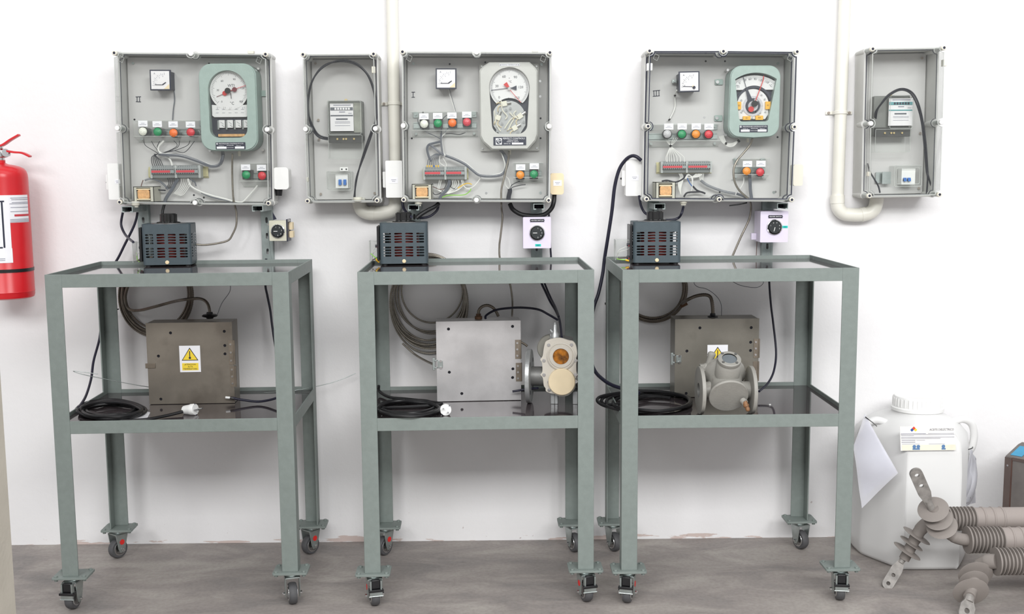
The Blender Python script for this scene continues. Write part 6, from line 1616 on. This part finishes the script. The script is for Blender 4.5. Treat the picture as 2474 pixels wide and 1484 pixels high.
g = PB(0, 0, kl); a_, b_ = lq(.735, .14); g.tx('ACEITE DIELÉCTRICO', a_, b_, 5.6, yl - .0014, 0, .8)
g.build('lettering', pm('label_ink', (70, 72, 90), .6), o)
g = PB(0, 0, kl)
for (v_, s_, e_, w_) in ((.30, .02, .46, 1.3), (.295, .5, .95, .8), (.34, .02, .96, .9), (.38, .03, .25, .9), (.45, .03, .96, 1.1), (.50, .03, .72, 1), (.57, .04, .28, 1.3), (.57, .3, .45, .7), (.65, .04, .28, 1.3), (.73, .05, .36, .7), (.73, .52, .8, .7)): g.line([lq(s_, v_), lq(e_, v_)], w_, yl - .0014)
g.build('printed_line', INKG, o)
g = PB(0, 0, kl)
for cx in (.265, .335, .775): a_, b_ = lq(cx, .83); g.disc(a_, b_, 4.4, yl - .002, yl - .0014, 20)
a_, b_ = lq(.30, .93); g.rect(a_ - 9, b_ - 2, a_ + 9, b_ + 2, yl - .002, yl - .0014); a_, b_ = lq(.78, .93); g.rect(a_ - 5, b_ - 2, a_ + 5, b_ + 2, yl - .002, yl - .0014)
g.build('pictogram', pm('pictogram_blue', (92, 128, 172), .5), o)
# document bags tied to the handles
def sheet(pts, n=10, bulge=.012):
    """curved sheet from four world corners a b c d, with thickness"""
    a, b_, c_, d_ = pts; G_ = []; nr = (b_ - a).cross(d_ - a).normalized()
    if nr.y > 0: nr = -nr
    for sft in (0, .0006):
        for i in range(n + 1):
            for j in range(n + 1):
                s, r_ = i / n, j / n
                p_ = (a * (1 - s) + b_ * s) * (1 - r_) + (d_ * (1 - s) + c_ * s) * r_
                G_.append(p_ + nr * (bulge * math.sin(PI * s) * math.sin(PI * r_) + .002 * math.sin(9 * s + 5 * r_)) - nr * sft)
    N = (n + 1) ** 2; f = []
    for i in range(n):
        for j in range(n):
            q_ = [i * (n + 1) + j, (i + 1) * (n + 1) + j, (i + 1) * (n + 1) + j + 1, i * (n + 1) + j + 1]
            f.append(q_); f.append([x + N for x in reversed(q_)])
    e = [i * (n + 1) for i in range(n + 1)] + [n * (n + 1) + j for j in range(1, n + 1)] + [i * (n + 1) + n for i in range(n - 1, -1, -1)] + [j for j in range(n - 1, 0, -1)]
    for x, z_ in zip(e, e[1:] + e[:1]): f.append([x, z_, z_ + N, x + N])
    return MB().add(G_, f)
yb_ = -.335
t = thing('document_bag', 'clear plastic bag holding a white sheet, tied to the left handle of the jerrycan', 'plastic bag', P(2095, 1190, yb_))
sheet([P(2094, 1010, yb_), P(2166, 1141, yb_ - .01), P(2086, 1200, yb_ - .005), P(2066, 1075, yb_)]).build('paper_sheet', pm('sheet_lilac_white', (226, 226, 240), .7), t, world=True, sharp=60)
sheet([P(2089, 1000, yb_ - .012), P(2170, 1143, yb_ - .022), P(2082, 1228, yb_ - .016), P(2062, 1080, yb_ - .012)], bulge=.006).build('clear_bag', MILKY, t, world=True, sharp=60)
MB().tube([P(2091, 1008, yb_ - .02), P(2100, 1015, yb_ - .01), P(2108, 1021, yb_ + .03), P(2118, 1030, yb_ + .10)], .0016, 6).build('tie', BLACK, t, world=True)
t = thing('document_bag', 'empty clear plastic bag hanging at the right side of the jerrycan', 'plastic bag', P(2345, 1210, -.19))
sheet([P(2346, 1084, -.20), P(2358, 1110, -.18), P(2356, 1215, -.17), P(2326, 1225, -.24)], bulge=.015).build('clear_bag', MILKY, t, world=True, sharp=60)
sheet([P(2345, 1086, -.205), P(2354, 1120, -.19), P(2346, 1218, -.19), P(2320, 1205, -.25)], bulge=.008).build('clear_bag_fold', MILKY, t, world=True, sharp=60)
MB().tube([P(2330, 1083, -.20), P(2338, 1086, -.205), P(2349, 1083, -.195), P(2350, 1079, -.17)], .0015, 6).build('tie', BLACK, t, world=True)

# ---------------------------------------------------------------- ribbed grey bushings on the floor
SIL = pm('silicone_grey', (136, 129, 124), .7, var=.06, scale=20, bump=.1, bscale=200)
SILR = pm('silicone_sleeve', (150, 141, 136), .65, var=.05, scale=12)
LUG = pm('lug_metal', (140, 136, 132), .6, .15, var=.25, scale=60)
def bushing(y, ax, elb, discs, lug, label, rib0, nr, rad, smooth_u, stub=None):
    """ax: (u,v) of the barrel's left end; elb/discs/lug: pixel paths at the same distance"""
    k = m(1, y); a = P(ax[0], ax[1], y); xe = P(2474, ax[1], y).x + .13
    t = thing('cable_bushing', label, 'bushing', (a.x + .15, y, 0), (0, 0, 0), 'grey ribbed cable bushings')
    prof = [(rad * .5, 0), (rad, .0), (rad, .004)]
    L_ = nr * .0165; x = .004; core = rad * .72
    for i in range(nr):
        prof += [(core, x + .0006), (core, x + .0062), (rad * .97, x + .0074), (rad * .97, x + .0098)]; x += .0105
    b = MB().lathe([(r_, z_) for r_, z_ in prof], a, (1, 0, 0), 40)
    b.build('ribbed_barrel', SIL, t, world=True)
    pr = [(core, x)]; xx_ = x; e_ = xe - a.x; sl = rad * .88; n_ = 0
    while xx_ < e_:
        pr += [(sl, xx_ + .001), (sl, xx_ + .022), (sl * 1.07, xx_ + .024), (sl * 1.07, xx_ + .027)] if n_ < 3 else [(sl, xx_ + .002), (sl, xx_ + .026)]
        xx_ += .028; n_ += 1
    MB().lathe(pr, a, (1, 0, 0), 40).build('barrel_sleeve', SILR, t, world=True)
    xf = P(2474, ax[1], y).x + .06
    MB().box(xf, xf + .035, y - .022, y + .022, 0, a.z - sl * .8).build('support_bracket', LUG, t, world=True, bevel=.001)
    pe_y = elb[-1][2] if len(elb[-1]) > 2 else y
    pe_ = [P(*(q[:2]), q[2] if len(q) > 2 else y) for q in elb]
    MB().tube(pe_, [r_ * k for r_ in elb_r[label[:4]]], 20, 8).build('elbow', SIL, t, world=True)
    for (u, v, r_, du, dv, dy, *yy_) in discs:
        c = P(u, v, yy_[0] if yy_ else y); nn = Vector((du, dy, -dv)).normalized()
        MB().lathe([(r_ * .3 * k, -3.2 * k), (r_ * .5 * k, -2.6 * k), (r_ * k * .97, -.9 * k), (r_ * k, 0), (r_ * k * .97, .7 * k), (r_ * .5 * k, 1.6 * k), (r_ * .3 * k, 3.5 * k)], c, nn, 40).build('weather_shed', SIL, t, world=True)
    (u0, v0), (u1, v1), w_, ex = lug
    p0, p1 = P(u0, v0, pe_y), P(u1, v1, y if ex is None else ex); d_ = (p1 - p0); L = d_.length; d_.normalize()
    sd = Vector((0, 0, 1)).cross(d_) if abs(d_.z) < .5 else Vector((0, 1, 0)).cross(d_); 
    fw = lug_n[label[:4]].normalized(); sd = fw.cross(d_).normalized(); fw = d_.cross(sd).normalized()
    Mx = Matrix((sd, -fw, d_)).transposed().to_4x4(); Mx.translation = p0
    W2 = w_ * k
    lp = [(-W2 * .55, 0), (W2 * .55, 0), (W2 * .6, L * .12), (W2, L * .34), (W2, L - W2)] + [(W2 * math.cos(R(a_)), L - W2 + W2 * math.sin(R(a_))) for a_ in range(15, 166, 15)] + [(-W2, L - W2), (-W2, L * .34), (-W2 * .6, L * .12)]
    q_ = MB(Mx).prism(lp, -.0045, .0045, [circ(W2 * .36, 18, 0, L * .55), circ(W2 * .36, 18, 0, L * .83)])
    q_.build('terminal_lug', LUG, t, world=True, flat=True)
    MB().cyl(p0 - d_ * 14 * k, p0 + d_ * L * .14, W2 * .62, W2 * .55, 20).build('lug_ferrule', LUG, t, world=True)
    return t
elb_r = {'rear': [17, 16, 16, 15, 14, 13], 'midd': [15, 15, 14, 14, 14, 13], 'fron': [19, 18, 17, 16, 15, 14]}
lug_n = {'rear': Vector((-.3, -1, .35)), 'midd': Vector((-.25, -1, .15)), 'fron': Vector((0, -1, .25))}
YA, YB_, YC = -.405, -.49, -.60
bushing(YA, (2288, 1254), [(2292, 1254), (2268, 1256), (2242, 1264), (2224, 1280), (2210, 1304), (2196, 1330), (2184, 1352)], [(2214.5, 1295, 37, -.5, .87, .1), (2202, 1313.5, 31, -.5, .87, .1), (2191.5, 1332, 37, -.5, .87, .1)],
        ((2181, 1352), (2138, 1423), 14, YA - .045), 'rear ribbed grey bushing whose lug slopes down-left to the floor by the jerrycan', 0, 7, 31 * m(1, YA), 0)
bushing(YB_, (2336, 1305), [(2338, 1305), (2322, 1303), (2304, 1297), (2290, 1287), (2279, 1273), (2268, 1252), (2254, 1228)], [(2275.6, 1272, 37.5, -.4, -.75, -.5), (2267, 1254, 34, -.4, -.75, -.5), (2254.5, 1231, 37.5, -.4, -.75, -.5)],
        ((2247, 1222), (2208, 1133), 15.5, YB_ - .02), 'middle ribbed grey bushing with its two-hole lug pointing up in front of the jerrycan', 0, 9, 34 * m(1, YB_), 0)
bushing(YC, (2405, 1357), [(2408, 1357, YC), (2388, 1358, YC + .015), (2371, 1366, YC + .03), (2358, 1380, YC + .03), (2354, 1396, YC), (2350, 1412, YC - .03), (2345, 1431, YC - .05), (2342, 1442, YC - .065)], [(2357, 1389, 42, -.1, .38, -.92, YC + .012), (2352, 1406, 36, -.1, .38, -.92, YC - .018), (2345.5, 1430, 43, -.1, .38, -.92, YC - .048)],
        ((2342, 1446), (2328, 1502), 19, YC - .10), 'front ribbed grey bushing with its lug pointing down out of the picture', 0, 8, 35 * m(1, YC), 0)

# ---------------------------------------------------------------- grey instrument cabinet at the right edge
RU = pm('cabinet_edge_brown', (84, 60, 52), .6, .2, var=.2)
yb2 = -.16; c0 = P(2423, 1222, yb2); ztop = P(2430, 1101, yb2).z; AN = R(-48)
t = thing('instrument_cabinet', 'old brown-grey instrument cabinet with blue label at the right edge', 'cabinet', (c0.x, yb2, 0), (0, 0, AN))
W3, D3 = .13, .12
pr_ = [(0, 0), (0, ztop), (.09, ztop + .022), (D3, ztop + .024), (D3, 0)]
MB().prism(pr_, .0, W3, ax='x').build('cabinet_body', pm('cabinet_grey', (106, 101, 98), .6, .1, var=.15, scale=20), t, bevel=.003)
EB = pm('cabinet_side', (88, 76, 72), .6, .1, var=.2, scale=12)
MB().box(-.001, .020, -.0012, .002, .0, ztop - .004).build('corner_panel', EB, t, bevel=.0006)
MB().box(.020, .0235, -.0016, .001, .0, ztop - .004).build('edge_strip', RU, t)
MB().box(.0235, W3, -.0016, .001, ztop - .012, ztop - .002).build('top_trim', EB, t)
sl = Vector((0, .09, .022)).normalized(); nn = Vector((0, -.022, .09)).normalized()
q0 = Vector((.012, 0, ztop)) + nn * .0012
w4 = Vector((.10, 0, 0)); c4 = [q0 + sl * .010, q0 + w4 * .35 + sl * .010, q0 + w4 * .35 + sl * .08, q0 + sl * .08]
b = MB().add(c4 + [v_ - nn * .0008 for v_ in c4], [(0, 1, 2, 3), (7, 6, 5, 4), (0, 4, 5, 1), (1, 5, 6, 2), (2, 6, 7, 3), (3, 7, 4, 0)])
b.build('blue_label', pm('label_blue', (40, 140, 180), .4), t)
MB().cyl((.009, -.002, ztop - .03), (.009, .001, ztop - .03), .003, n=12).build('cabinet_screw', STEEL, t)
